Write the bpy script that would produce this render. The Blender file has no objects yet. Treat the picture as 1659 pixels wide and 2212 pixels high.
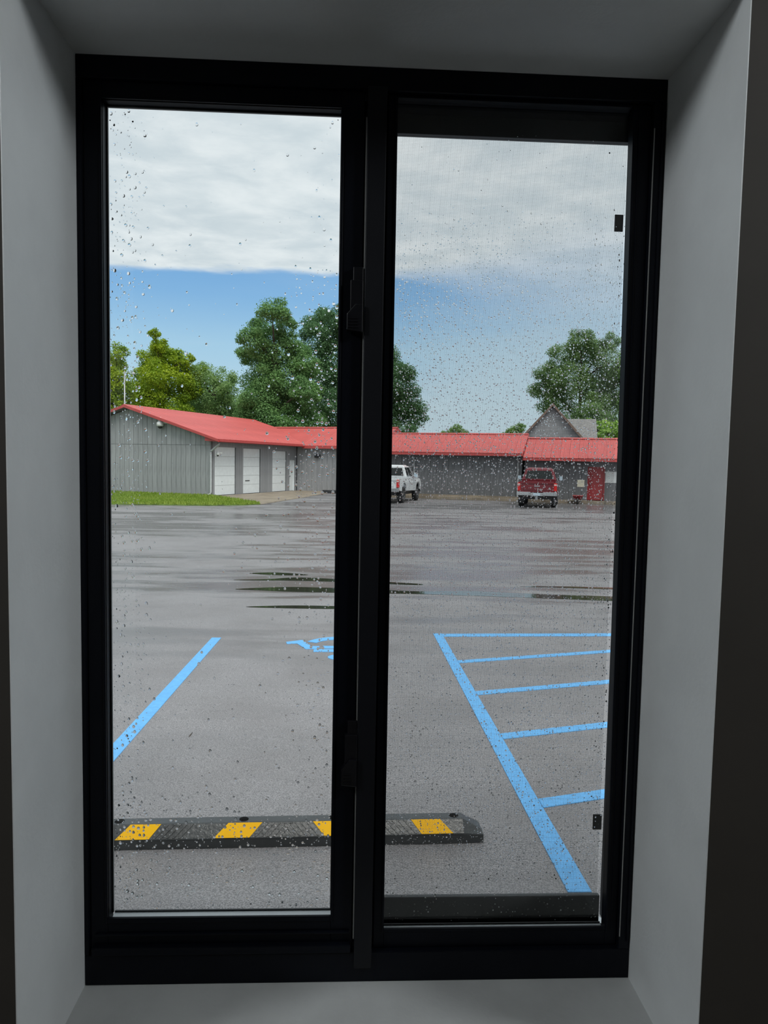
import bpy, bmesh, math, random
import numpy as np
from mathutils import Matrix, Vector

# ------------------------------------------------------------------ camera
scene = bpy.context.scene
COL = scene.collection
CAM = (-0.0301, -1.1494, 1.703)
YAW, PITCH, ROLL = 0.0463987, -0.0694822, 0.0188413
F_PX, FRAME_H = 1550.0, 2212.0


def make_camera():
    fw = Vector((math.sin(YAW) * math.cos(PITCH), math.cos(YAW) * math.cos(PITCH), math.sin(PITCH)))
    ri = Vector((math.cos(YAW), -math.sin(YAW), 0.0))
    up = ri.cross(fw)
    c, s = math.cos(ROLL), math.sin(ROLL)
    r2 = ri * c + up * s
    u2 = -ri * s + up * c
    cd = bpy.data.cameras.new('camera')
    cd.sensor_width = 36.0
    cd.sensor_fit = 'AUTO'
    cd.lens = F_PX * 36.0 / FRAME_H
    cd.clip_start = 0.02
    cd.clip_end = 500
    co = bpy.data.objects.new('camera', cd)
    m = Matrix.Identity(4)
    for i in range(3):
        m[i][0], m[i][1], m[i][2], m[i][3] = r2[i], u2[i], -fw[i], CAM[i]
    co.matrix_world = m
    COL.objects.link(co)
    scene.camera = co


make_camera()


# ------------------------------------------------------------------ node helpers
def nd(nt, t, **kw):
    n = nt.nodes.new(t)
    for k, v in kw.items():
        setattr(n, k, v)
    return n


def sock(nt, a, b):
    """b: socket, a: value or socket"""
    if isinstance(a, bpy.types.NodeSocket):
        nt.links.new(a, b)
    elif isinstance(a, (tuple, list)):
        d = b.default_value
        b.default_value = tuple(a) + (1.0,) if len(d) == 4 and len(a) == 3 else tuple(a)
    else:
        b.default_value = a


def mth(nt, op, a, b=None, c=None, clamp=False):
    n = nd(nt, 'ShaderNodeMath', operation=op, use_clamp=clamp)
    sock(nt, a, n.inputs[0])
    if b is not None:
        sock(nt, b, n.inputs[1])
    if c is not None:
        sock(nt, c, n.inputs[2])
    return n.outputs[0]


def mixc(nt, fac, a, b):
    n = nd(nt, 'ShaderNodeMix', data_type='RGBA')
    sock(nt, fac, n.inputs[0])
    sock(nt, a, n.inputs[6])
    sock(nt, b, n.inputs[7])
    return n.outputs[2]


def noise(nt, vec, scale, detail=3, rough=0.55, dist=0.0):
    n = nd(nt, 'ShaderNodeTexNoise')
    sock(nt, vec, n.inputs['Vector'])
    n.inputs['Scale'].default_value = scale
    n.inputs['Detail'].default_value = detail
    n.inputs['Roughness'].default_value = rough
    n.inputs['Distortion'].default_value = dist
    return n.outputs[0]


def ramp(nt, fac, lo, hi, a=0.0, b=1.0):
    n = nd(nt, 'ShaderNodeMapRange', interpolation_type='SMOOTHSTEP')
    sock(nt, fac, n.inputs[0])
    for i, v in enumerate((lo, hi, a, b)):
        n.inputs[i + 1].default_value = v
    return n.outputs[0]


# ------------------------------------------------------------------ sky
def make_world():
    w = bpy.data.worlds.new('overcast_sky')
    scene.world = w
    w.use_nodes = True
    nt = w.node_tree
    nt.nodes.clear()
    tc = nd(nt, 'ShaderNodeTexCoord')
    sp = nd(nt, 'ShaderNodeSeparateXYZ')
    nt.links.new(tc.outputs['Generated'], sp.inputs[0])
    x, y, z = sp.outputs
    zc = mth(nt, 'MAXIMUM', z, 0.035)
    px = mth(nt, 'DIVIDE', x, zc)
    py = mth(nt, 'DIVIDE', y, zc)
    cv = nd(nt, 'ShaderNodeCombineXYZ')
    sock(nt, px, cv.inputs[0])
    sock(nt, py, cv.inputs[1])
    P = cv.outputs[0]
    # clear sky: deeper blue up, pale towards the horizon
    rp = nd(nt, 'ShaderNodeValToRGB')
    sock(nt, z, rp.inputs[0])
    e = rp.color_ramp.elements
    e[0].position, e[0].color = 0.0, (0.60, 0.76, 0.84, 1)
    e[1].position, e[1].color = 0.27, (0.19, 0.42, 0.77, 1)
    for pos, c in ((0.075, (0.54, 0.74, 0.86, 1)), (0.15, (0.41, 0.66, 0.87, 1)), (0.215, (0.25, 0.50, 0.82, 1))):
        el = e.new(pos)
        el.color = c
    wisp = mth(nt, 'MULTIPLY', ramp(nt, noise(nt, P, 0.22, 4, 0.6), 0.45, 0.75), 0.35)
    clear = mixc(nt, wisp, rp.outputs[0], (0.62, 0.78, 0.86))
    veil = mth(nt, 'MULTIPLY', ramp(nt, mth(nt, 'ADD', px, mth(nt, 'MULTIPLY', noise(nt, P, 0.6, 4, 0.6), 1.2)), 0.7, 2.2), 0.5)
    clear = mixc(nt, veil, clear, (0.66, 0.79, 0.86))
    # cloud deck with an edge running across the view
    edge = mth(nt, 'ADD', py, mth(nt, 'MULTIPLY', mth(nt, 'SUBTRACT', noise(nt, P, 1.1, 5, 0.6), 0.5), 0.55))
    edge = mth(nt, 'ADD', edge, mth(nt, 'MULTIPLY', px, 0.02))
    soft = mth(nt, 'ADD', 0.085, mth(nt, 'MULTIPLY', ramp(nt, px, 0.1, 1.3), 1.3))
    deck = mth(nt, 'SUBTRACT', 1.0, ramp(nt, mth(nt, 'DIVIDE', mth(nt, 'SUBTRACT', edge, 3.885), soft), -1.0, 1.0))
    n1 = noise(nt, P, 3.4, 6, 0.6, 0.3)
    n2 = noise(nt, P, 0.7, 3, 0.5)
    tone = mth(nt, 'ADD', mth(nt, 'MULTIPLY', n1, 0.6), mth(nt, 'MULTIPLY', n2, 0.4))
    tone = ramp(nt, tone, 0.36, 0.64)
    cloud = mixc(nt, tone, (0.655, 0.74, 0.795), (0.87, 0.925, 0.955))
    sky = mixc(nt, deck, clear, cloud)
    gnd = ramp(nt, z, -0.02, 0.0)
    out = mixc(nt, gnd, (0.12, 0.12, 0.115), sky)
    bg = nd(nt, 'ShaderNodeBackground')
    sock(nt, out, bg.inputs[0])
    bg.inputs[1].default_value = 1.0
    o = nd(nt, 'ShaderNodeOutputWorld')
    nt.links.new(bg.outputs[0], o.inputs[0])
    w.cycles.sampling_method = 'MANUAL'
    w.cycles.sample_map_resolution = 1024


make_world()

# ------------------------------------------------------------------ light and exposure
# the sun veiled by the thin cloud deck, high above the building the viewer stands in
sun_d = bpy.data.lights.new('sun', 'SUN')
sun_d.energy = 2.7
sun_d.angle = math.radians(35)
sun_d.color = (1.0, 0.97, 0.92)
sun = bpy.data.objects.new('sun', sun_d)
sun.rotation_euler = (math.radians(28), math.radians(14), math.radians(0))
COL.objects.link(sun)

FILL_LAMP_W = 39.0     # each fill lamp added to the room

vs = scene.view_settings
scene.display_settings.display_device = 'sRGB'
vs.view_transform = 'Standard'
vs.look = 'None'
vs.exposure = 0.0
vs.gamma = 1.0
vs.use_curve_mapping = False
cy = scene.cycles
cy.max_bounces = 12
cy.diffuse_bounces = 5
cy.glossy_bounces = 4
cy.transmission_bounces = 8
cy.transparent_max_bounces = 32
cy.caustics_reflective = False
cy.caustics_refractive = False
cy.sample_clamp_indirect = 6.0

rnd = random.Random(7)
RNG = np.random.default_rng(11)


# ------------------------------------------------------------------ materials
def mat(name, color, rough=0.6, metal=0.0, spec=0.5, var=0.08, vscale=6.0, bump=0.0, bscale=40.0, rand=0.0,
        stretch=None, coat=0.0, color2=None):
    m = bpy.data.materials.new(name)
    m.use_nodes = True
    nt = m.node_tree
    b = nt.nodes['Principled BSDF']
    tc = nd(nt, 'ShaderNodeTexCoord')
    vec = tc.outputs['Object']
    if stretch:
        mp = nd(nt, 'ShaderNodeMapping')
        nt.links.new(vec, mp.inputs[0])
        mp.inputs['Scale'].default_value = stretch
        vec = mp.outputs[0]
    f = noise(nt, vec, vscale, 4)
    c2 = color2 or tuple(min(1, c * (1 + 2 * var)) for c in color)
    c1 = color if color2 else tuple(c * (1 - 2 * var) for c in color)
    col = mixc(nt, ramp(nt, f, 0.3, 0.7), c1, c2)
    if rand:
        oi = nd(nt, 'ShaderNodeObjectInfo')
        hsv = nd(nt, 'ShaderNodeHueSaturation')
        sock(nt, col, hsv.inputs['Color'])
        sock(nt, mth(nt, 'ADD', mth(nt, 'MULTIPLY', oi.outputs['Random'], 2 * rand), 1 - rand), hsv.inputs['Value'])
        col = hsv.outputs[0]
    sock(nt, col, b.inputs['Base Color'])
    b.inputs['Roughness'].default_value = rough
    b.inputs['Metallic'].default_value = metal
    b.inputs['Specular IOR Level'].default_value = spec
    b.inputs['Coat Weight'].default_value = coat
    if bump:
        bn = nd(nt, 'ShaderNodeBump')
        bn.inputs['Strength'].default_value = bump
        bn.inputs['Distance'].default_value = 0.01
        sock(nt, noise(nt, tc.outputs['Object'], bscale, 3), bn.inputs['Height'])
        nt.links.new(bn.outputs[0], b.inputs['Normal'])
    return m


def glass_pane_mat():
    m = bpy.data.materials.new('window_glass')
    m.use_nodes = True
    nt = m.node_tree
    nt.nodes.clear()
    o = nd(nt, 'ShaderNodeOutputMaterial')
    fr = nd(nt, 'ShaderNodeFresnel')
    fr.inputs[0].default_value = 1.45
    tr = nd(nt, 'ShaderNodeBsdfTransparent')
    tr.inputs[0].default_value = (0.975, 0.985, 0.98, 1)
    gl = nd(nt, 'ShaderNodeBsdfGlossy')
    gl.inputs['Roughness'].default_value = 0.0
    mx = nd(nt, 'ShaderNodeMixShader')
    nt.links.new(fr.outputs[0], mx.inputs[0])
    nt.links.new(tr.outputs[0], mx.inputs[1])
    nt.links.new(gl.outputs[0], mx.inputs[2])
    nt.links.new(mx.outputs[0], o.inputs[0])
    return m


def opal_fill_mat():  # glowing shell of the added fill lamps
    m = bpy.data.materials.new('opal_fill_glow')
    m.use_nodes = True
    nt = m.node_tree
    nt.nodes.clear()
    o = nd(nt, 'ShaderNodeOutputMaterial')
    e = nd(nt, 'ShaderNodeEmission')
    e.inputs[0].default_value = (0.90, 0.96, 1.0, 1)
    e.inputs[1].default_value = 4.0
    t = nd(nt, 'ShaderNodeBsdfTransparent')
    a = nd(nt, 'ShaderNodeAddShader')
    nt.links.new(e.outputs[0], a.inputs[0])
    nt.links.new(t.outputs[0], a.inputs[1])
    nt.links.new(a.outputs[0], o.inputs[0])
    return m


def water_mat():
    m = bpy.data.materials.new('rain_water')
    m.use_nodes = True
    nt = m.node_tree
    b = nt.nodes['Principled BSDF']
    b.inputs['Base Color'].default_value = (1, 1, 1, 1)
    b.inputs['Transmission Weight'].default_value = 1.0
    b.inputs['Roughness'].default_value = 0.0
    b.inputs['IOR'].default_value = 1.33
    return m


def asphalt_mat():
    m = bpy.data.materials.new('wet_asphalt')
    m.use_nodes = True
    nt = m.node_tree
    b = nt.nodes['Principled BSDF']
    tc = nd(nt, 'ShaderNodeTexCoord')
    P = tc.outputs['Object']
    mp = nd(nt, 'ShaderNodeMapping')
    nt.links.new(P, mp.inputs[0])
    mp.inputs['Scale'].default_value = (0.16, 0.62, 1)
    S = mp.outputs[0]
    grain = noise(nt, P, 150, 3, 0.8)
    mott = noise(nt, P, 1.3, 4)
    base = mixc(nt, ramp(nt, grain, 0.40, 0.61), (0.13, 0.127, 0.133), (0.37, 0.36, 0.37))
    base = mixc(nt, mth(nt, 'MULTIPLY', ramp(nt, mott, 0.35, 0.7), 0.35), base, (0.15, 0.14, 0.14))
    # sheets of standing film: smoother and darker
    film = mth(nt, 'ADD', mth(nt, 'MULTIPLY', noise(nt, S, 1.0, 5, 0.6, 0.4), 0.6), mth(nt, 'MULTIPLY', noise(nt, S, 3.1, 4, 0.6, 0.3), 0.4))
    wet = ramp(nt, film, 0.45, 0.57)
    sp = nd(nt, 'ShaderNodeSeparateXYZ')
    nt.links.new(P, sp.inputs[0])
    far = ramp(nt, sp.outputs[1], 4.5, 9.5)
    wet = mth(nt, 'MULTIPLY', wet, mth(nt, 'ADD', mth(nt, 'MULTIPLY', far, 0.75), 0.25))
    base = mixc(nt, mth(nt, 'MULTIPLY', wet, 0.55), base, (0.07, 0.068, 0.07))
    sock(nt, base, b.inputs['Base Color'])
    r = mth(nt, 'SUBTRACT', 0.53, mth(nt, 'MULTIPLY', wet, 0.30))
    sock(nt, r, b.inputs['Roughness'])
    b.inputs['Specular IOR Level'].default_value = 0.5
    bn = nd(nt, 'ShaderNodeBump')
    sock(nt, mth(nt, 'SUBTRACT', 0.55, mth(nt, 'MULTIPLY', wet, 0.5)), bn.inputs['Strength'])
    bn.inputs['Distance'].default_value = 0.0016
    sock(nt, grain, bn.inputs['Height'])
    nt.links.new(bn.outputs[0], b.inputs['Normal'])
    return m


def leaf_mat(name, c1, c2, c3):
    m = bpy.data.materials.new(name)
    m.use_nodes = True
    nt = m.node_tree
    nt.nodes.clear()
    o = nd(nt, 'ShaderNodeOutputMaterial')
    tc = nd(nt, 'ShaderNodeTexCoord')
    ge = nd(nt, 'ShaderNodeNewGeometry')
    n = noise(nt, tc.outputs['Object'], 0.55, 3)
    col = mixc(nt, ramp(nt, n, 0.35, 0.65), c1, c2)
    col = mixc(nt, mth(nt, 'MULTIPLY', ge.outputs['Random Per Island'], 0.6), col, c3)
    d = nd(nt, 'ShaderNodeBsdfPrincipled')
    sock(nt, col, d.inputs['Base Color'])
    d.inputs['Roughness'].default_value = 0.55
    d.inputs['Specular IOR Level'].default_value = 0.35
    t = nd(nt, 'ShaderNodeBsdfTranslucent')
    hs = nd(nt, 'ShaderNodeHueSaturation')
    sock(nt, col, hs.inputs['Color'])
    hs.inputs['Value'].default_value = 1.3
    sock(nt, hs.outputs[0], t.inputs[0])
    mx = nd(nt, 'ShaderNodeMixShader')
    mx.inputs[0].default_value = 0.35
    nt.links.new(d.outputs[0], mx.inputs[1])
    nt.links.new(t.outputs[0], mx.inputs[2])
    nt.links.new(mx.outputs[0], o.inputs[0])
    return m


M = {
    'reveal': mat('painted_plaster', (0.80, 0.82, 0.82), 0.55, var=0.02, bump=0.06, bscale=120),
    'sill': mat('painted_sill', (0.54, 0.55, 0.54), 0.5, var=0.05, vscale=5, bump=0.05, bscale=90),
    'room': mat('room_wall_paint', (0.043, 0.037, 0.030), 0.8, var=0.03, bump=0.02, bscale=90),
    'ceiling': mat('ceiling_paint', (0.5, 0.5, 0.48), 0.8, var=0.02),
    'floor': mat('floor_vinyl', (0.16, 0.145, 0.125), 0.6, var=0.06),
    'outer': mat('outer_wall', (0.42, 0.42, 0.41), 0.8, var=0.04),
    'frame': mat('black_vinyl_frame', (0.003, 0.004, 0.0075), 0.45, var=0.05, spec=0.16),
    'latch': mat('black_latch_plastic', (0.006, 0.006, 0.008), 0.28, var=0.05),
    'seal_highlight': mat('grey_seal_and_highlight', (0.30, 0.30, 0.29), 0.6, var=0.05),  # glazing seals, and the pale highlight lines painted on the frame
    'drip': mat('white_drip_sill', (0.88, 0.92, 0.94), 0.35, var=0.02),
    'screenbar': mat('screen_bar', (0.07, 0.075, 0.08), 0.45, var=0.06),
    'strip': mat('dark_cover_strip', (0.007, 0.0075, 0.010), 0.5, var=0.05, spec=0.25),
    'wire': mat('screen_wire', (0.045, 0.05, 0.055), 0.45, var=0.05),
    'glass': glass_pane_mat(),
    'water': water_mat(),
    'asphalt': asphalt_mat(),
    'puddle': mat('puddle_water', (0.035, 0.035, 0.03), 0.035, var=0.05, spec=0.5),
    'paint': mat('blue_road_paint', (0.13, 0.43, 0.82), 0.5, var=0.04, vscale=25, bump=0.3, bscale=95),
    'rubber': mat('stop_rubber', (0.036, 0.040, 0.042), 0.30, var=0.10, spec=0.6, bump=0.15, bscale=60),
    'yellow': mat('yellow_reflector', (1.0, 0.52, 0.006), 0.5, var=0.02, spec=0.15),
    'bolt': mat('dark_bolt', (0.006, 0.006, 0.006), 0.9, spec=0.1),
    'lawn': mat('lawn_soil', (0.10, 0.16, 0.03), 0.9, var=0.2, vscale=3),
    'concrete': mat('wet_concrete', (0.27, 0.225, 0.17), 0.55, var=0.12, vscale=1.5, bump=0.1),
    'siding': mat('grey_board_siding', (0.315, 0.325, 0.34), 0.7, var=0.06, vscale=3, rand=0.07, stretch=(2.5, 2.5, 0.35)),
    'joint': mat('siding_joint', (0.17, 0.175, 0.182), 0.8),
    'darksiding': mat('dark_grey_siding', (0.16, 0.164, 0.172), 0.7, var=0.08, vscale=3, rand=0.06, stretch=(2.5, 2.5, 0.35)),
    'roof': mat('red_metal_roof', (0.53, 0.098, 0.09), 0.5, var=0.04, vscale=1.0, rand=0.03),
    'fascia': mat('red_fascia', (0.48, 0.075, 0.07), 0.5, var=0.04),
    'soffit': mat('soffit', (0.14, 0.12, 0.12), 0.7),
    'gutter': mat('grey_gutter', (0.46, 0.48, 0.49), 0.4, var=0.04),
    'door': mat('white_door_panel', (0.84, 0.89, 0.91), 0.45, var=0.02, rand=0.015),
    'reddoor': mat('red_door_paint', (0.34, 0.03, 0.035), 0.45, var=0.05),
    'white': mat('white_plastic', (0.80, 0.81, 0.80), 0.35, var=0.02),
    'opal': opal_fill_mat(),
    'cream': mat('cream_panel', (0.78, 0.75, 0.60), 0.5, var=0.03),
    'dark': mat('dark_plastic', (0.02, 0.02, 0.022), 0.4),
    'steel': mat('grey_steel', (0.35, 0.36, 0.37), 0.4, 0.6, var=0.05),
    'chrome': mat('chrome', (0.62, 0.64, 0.66), 0.22, 0.9, var=0.04),
    'tire': mat('tire_rubber', (0.018, 0.018, 0.019), 0.75, var=0.1),
    'redpaint': mat('dark_red_car_paint', (0.17, 0.012, 0.02), 0.28, var=0.05, coat=0.6),
    'whitepaint': mat('white_car_paint', (0.72, 0.75, 0.77), 0.3, var=0.02, coat=0.5),
    'carglass': mat('tinted_car_glass', (0.012, 0.016, 0.016), 0.05, var=0.05),
    'taillight': mat('red_tail_light', (0.62, 0.02, 0.02), 0.15, var=0.05),
    'reverse': mat('pale_lamp_lens', (0.75, 0.55, 0.52), 0.15, var=0.03),
    'plate': mat('pale_plate', (0.50, 0.62, 0.72), 0.4, var=0.03),
    'housewall': mat('grey_house_siding', (0.30, 0.31, 0.32), 0.75, var=0.06, vscale=2, rand=0.05),
    'houseroof': mat('grey_shingle', (0.24, 0.235, 0.23), 0.8, var=0.10, vscale=5, rand=0.06),
    'housetrim': mat('brown_rake_trim', (0.20, 0.14, 0.11), 0.6, var=0.08),
    'bark': mat('bark', (0.075, 0.062, 0.05), 0.9, var=0.2, vscale=3, bump=0.4, bscale=12),
    'leaf_tall': leaf_mat('leaf_tall', (0.136, 0.270, 0.092), (0.212, 0.388, 0.121), (0.113, 0.234, 0.092)),
    'leaf_dark': leaf_mat('leaf_dark', (0.100, 0.201, 0.089), (0.137, 0.271, 0.104), (0.074, 0.166, 0.074)),
    'leaf_yellow': leaf_mat('leaf_yellow', (0.221, 0.343, 0.021), (0.444, 0.536, 0.020), (0.148, 0.271, 0.025)),
    'leaf_fine': leaf_mat('leaf_fine', (0.209, 0.343, 0.131), (0.315, 0.449, 0.148), (0.148, 0.282, 0.104)),
    'leaf_right': leaf_mat('leaf_right', (0.195, 0.307, 0.130), (0.292, 0.425, 0.158), (0.126, 0.235, 0.101)),
    'leaf_hedge': leaf_mat('leaf_hedge', (0.318, 0.518, 0.119), (0.482, 0.660, 0.149), (0.198, 0.375, 0.086)),
    'grass': leaf_mat('grass_blades', (0.22, 0.33, 0.04), (0.32, 0.40, 0.07), (0.16, 0.26, 0.03)),
}


# ------------------------------------------------------------------ object helpers
def tag(o, label=None, cat=None, group=None, kind=None):
    if label:
        o['label'] = label
    if cat:
        o['category'] = cat
    if group:
        o['group'] = group
    if kind:
        o['kind'] = kind
    return o


def empty(name, loc=(0, 0, 0), rz=0.0):
    o = bpy.data.objects.new(name, None)
    o.empty_display_size = 0.2
    o.location = loc
    o.rotation_euler = (0, 0, rz)
    COL.objects.link(o)
    return o


class MB:
    def __init__(self):
        self.v, self.f = [], []

    def add(self, vs, fs):
        k = len(self.v)
        self.v += [tuple(p) for p in vs]
        self.f += [tuple(i + k for i in f) for f in fs]
        return self

    def box(self, x0, x1, y0, y1, z0, z1):
        return self.hexa([(x0, y0, z0), (x1, y0, z0), (x1, y1, z0), (x0, y1, z0)],
                         [(x0, y0, z1), (x1, y0, z1), (x1, y1, z1), (x0, y1, z1)])

    def hexa(self, a, b):
        """two matching loops (bottom seen from above counter-clockwise, top)"""
        n = len(a)
        fs = [tuple(range(n - 1, -1, -1)), tuple(range(n, 2 * n))]
        for i in range(n):
            j = (i + 1) % n
            fs.append((i, j, n + j, n + i))
        return self.add(list(a) + list(b), fs)

    def prism_x(self, prof, x0, x1):
        """profile of (y, z), extruded along x"""
        return self.hexa([(x0, y, z) for y, z in prof], [(x1, y, z) for y, z in prof])

    def prism_y(self, prof, y0, y1):
        return self.hexa([(x, y0, z) for x, z in prof], [(x, y1, z) for x, z in prof])

    def prism_z(self, prof, z0, z1):
        return self.hexa([(x, y, z0) for x, y in prof], [(x, y, z1) for x, y in prof])

    def tube(self, pts, rad, n=8, cap=True):
        pts = [Vector(p) for p in pts]
        rads = rad if isinstance(rad, (list, tuple)) else [rad] * len(pts)
        k = len(self.v)
        for i, p in enumerate(pts):
            a = pts[max(i - 1, 0)]
            b = pts[min(i + 1, len(pts) - 1)]
            t = (b - a).normalized()
            r = Vector((0, 0, 1)) if abs(t.z) < 0.9 else Vector((1, 0, 0))
            u = t.cross(r).normalized()
            w = t.cross(u)
            for j in range(n):
                an = 2 * math.pi * j / n
                self.v.append(tuple(p + (u * math.cos(an) + w * math.sin(an)) * rads[i]))
        for i in range(len(pts) - 1):
            for j in range(n):
                a = k + i * n + j
                b = k + i * n + (j + 1) % n
                self.f.append((a, b, b + n, a + n))
        if cap:
            self.f.append(tuple(k + j for j in range(n - 1, -1, -1)))
            self.f.append(tuple(k + (len(pts) - 1) * n + j for j in range(n)))
        return self

    def lathe(self, prof, axis='z', n=20, c=(0, 0, 0)):
        """prof: (r, h) pairs"""
        k = len(self.v)
        for r, h in prof:
            for j in range(n):
                a = 2 * math.pi * j / n
                p = {'z': (r * math.cos(a), r * math.sin(a), h), 'x': (h, r * math.cos(a), r * math.sin(a)),
                     'y': (r * math.cos(a), h, r * math.sin(a))}[axis]
                self.v.append(tuple(p[i] + c[i] for i in range(3)))
        for i in range(len(prof) - 1):
            for j in range(n):
                a = k + i * n + j
                b = k + i * n + (j + 1) % n
                self.f.append((a, b, b + n, a + n))
        self.f.append(tuple(k + j for j in range(n - 1, -1, -1)))
        self.f.append(tuple(k + (len(prof) - 1) * n + j for j in range(n)))
        return self

    def mesh(self, name, m):
        me = bpy.data.meshes.new(name)
        me.from_pydata(self.v, [], self.f)
        bm = bmesh.new()
        bm.from_mesh(me)
        bmesh.ops.recalc_face_normals(bm, faces=bm.faces)
        bm.to_mesh(me)
        bm.free()
        me.materials.append(m)
        me.update()
        return me

    def build(self, name, m, parent=None, bevel=0.0, smooth=False, segs=2):
        me = self.mesh(name, m)
        o = bpy.data.objects.new(name, me)
        COL.objects.link(o)
        if parent:
            o.parent = parent
        if smooth:
            me.polygons.foreach_set('use_smooth', [True] * len(me.polygons))
        if bevel:
            b = o.modifiers.new('bevel', 'BEVEL')
            b.width = bevel
            b.segments = segs
            b.limit_method = 'ANGLE'
        return o


def copy_obj(o, parent=None, loc=None):
    c = o.copy()
    COL.objects.link(c)
    if parent is not None:
        c.parent = parent
    if loc is not None:
        c.location = loc
    return c


def box(name, m, parent, x0, x1, y0, y1, z0, z1, bevel=0.0):
    return MB().box(x0, x1, y0, y1, z0, z1).build(name, m, parent, bevel)


def ground_z(y):
    if y < 9:
        return -0.037 * y
    if y < 14:
        return -0.333 - 0.037 * (y - 9) + 0.0037 * (y - 9) ** 2
    return -0.4255


# ------------------------------------------------------------------ the room
FL, CE = 0.12, 3.02            # floor, ceiling
XL, XR, YB = -2.1, 2.3, -4.2   # room extents
YI, YO = -0.236, 0.12          # inner and outer face of the window wall
W2, ZB, ZT = 0.457, 0.83, 2.31  # frame half width, bottom, top
T = 0.0015


def structure(o, label):
    return tag(o, label, None, None, 'structure')


def room():
    w = MB()
    ox, zb, zt = W2 + T, ZB - T, ZT + T
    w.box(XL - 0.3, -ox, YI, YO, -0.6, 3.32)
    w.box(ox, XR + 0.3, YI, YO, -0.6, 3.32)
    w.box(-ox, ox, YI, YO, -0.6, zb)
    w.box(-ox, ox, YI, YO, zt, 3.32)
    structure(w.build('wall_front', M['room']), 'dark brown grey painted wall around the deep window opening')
    structure(box('wall_left', M['room'], None, XL - 0.2, XL, YB, YI, FL, CE), 'plain painted wall on the left side of the room')
    structure(box('wall_right', M['room'], None, XR, XR + 0.2, YB, YI, FL, CE), 'plain painted wall on the right side of the room')
    structure(box('wall_back', M['room'], None, XL - 0.2, XR + 0.2, YB - 0.2, YB, FL, CE), 'plain painted wall behind the viewer')
    structure(box('floor', M['floor'], None, XL - 0.2, XR + 0.2, YB - 0.2, YI, FL - 0.2, FL), 'dark floor of the room')
    structure(box('ceiling', M['ceiling'], None, XL - 0.2, XR + 0.2, YB - 0.2, YI, CE, CE + 0.2), 'flat ceiling of the room')
    # plastered reveal: four thin liners of the opening
    structure(box('trim_1', M['reveal'], None, -ox, -W2, YI, 0.10, zb, zt), 'pale plastered reveal left of the window')
    structure(box('trim_2', M['reveal'], None, W2, ox, YI, 0.10, zb, zt), 'pale plastered reveal right of the window')
    structure(box('trim_3', M['reveal'], None, -W2, W2, YI, 0.10, ZT, zt), 'grey plastered head of the window opening')
    structure(box('trim_4', M['sill'], None, -W2, W2, YI, 0.10, zb, ZB), 'pale plastered sill below the black window')


room()


def added_fill_lamp(x, y, label):
    """unseen opal globe, added under the ceiling to brighten the window reveals"""
    l = empty('added_fill_lamp', (x, y, CE))
    tag(l, label, 'lamp', 'added fill lamps under the ceiling')
    MB().lathe([(0.06, -0.001), (0.07, -0.02), (0.03, -0.03)], 'z', 20).build('canopy', M['white'], l, smooth=True)
    MB().lathe([(0.012, -0.02), (0.012, -0.09)], 'z', 10).build('stem', M['white'], l, smooth=True)
    pr = [(0.17 * math.sin(math.radians(a)), -0.24 + 0.17 * math.cos(math.radians(a))) for a in range(12, 180, 12)]
    MB().lathe(pr, 'z', 24).build('globe', M['opal'], l, smooth=True)
    ld = bpy.data.lights.new('added_fill_light', 'POINT')
    ld.energy = FILL_LAMP_W
    ld.color = (0.90, 0.96, 1.0)
    ld.shadow_soft_size = 0.175
    lo = bpy.data.objects.new('added_fill_light', ld)
    lo.parent = l
    lo.location = (0, 0, -0.24)
    COL.objects.link(lo)


added_fill_lamp(-1.72, -1.0, 'added unseen fill lamp under the ceiling left of the window')
added_fill_lamp(1.78, -1.0, 'added unseen fill lamp under the ceiling right of the window')


# ------------------------------------------------------------------ the window
def ring_member(name, m, parent, pts, bevel=0.0012):
    return MB().box(*pts).build(name, m, parent, bevel)


def latch(parent, x, z, big):
    """sliding-sash latch: base, lever body and a flared grip with ribs"""
    s = 1.0 if big else 0.95
    b = MB()
    b.box(-0.012, 0.004, -0.004, 0.004, 0.028 * s, 0.052 * s)
    b.prism_y([(-0.016, -0.022 * s), (0.004, -0.022 * s), (0.004, 0.030 * s), (-0.016, 0.030 * s)], -0.008, 0.004)
    b.prism_y([(-0.021, -0.052 * s), (0.004, -0.055 * s), (0.004, -0.010 * s), (-0.008, -0.010 * s), (-0.021, -0.026 * s)], -0.013, 0.002)
    o = b.build('latch', M['latch'], parent, 0.001)
    o.location = (x, 0, z)
    r = MB()
    for i in range(4):
        zz = (-0.033 - 0.0048 * i) * s
        r.box(-0.018, -0.004, -0.0142, -0.0125, zz - 0.0009, zz + 0.0009)
    for v_i, v in enumerate(r.v):
        r.v[v_i] = (v[0] + x, v[1], v[2] + z)
    r.build('latch_rib', M['latch'], parent)
    return o


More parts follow.
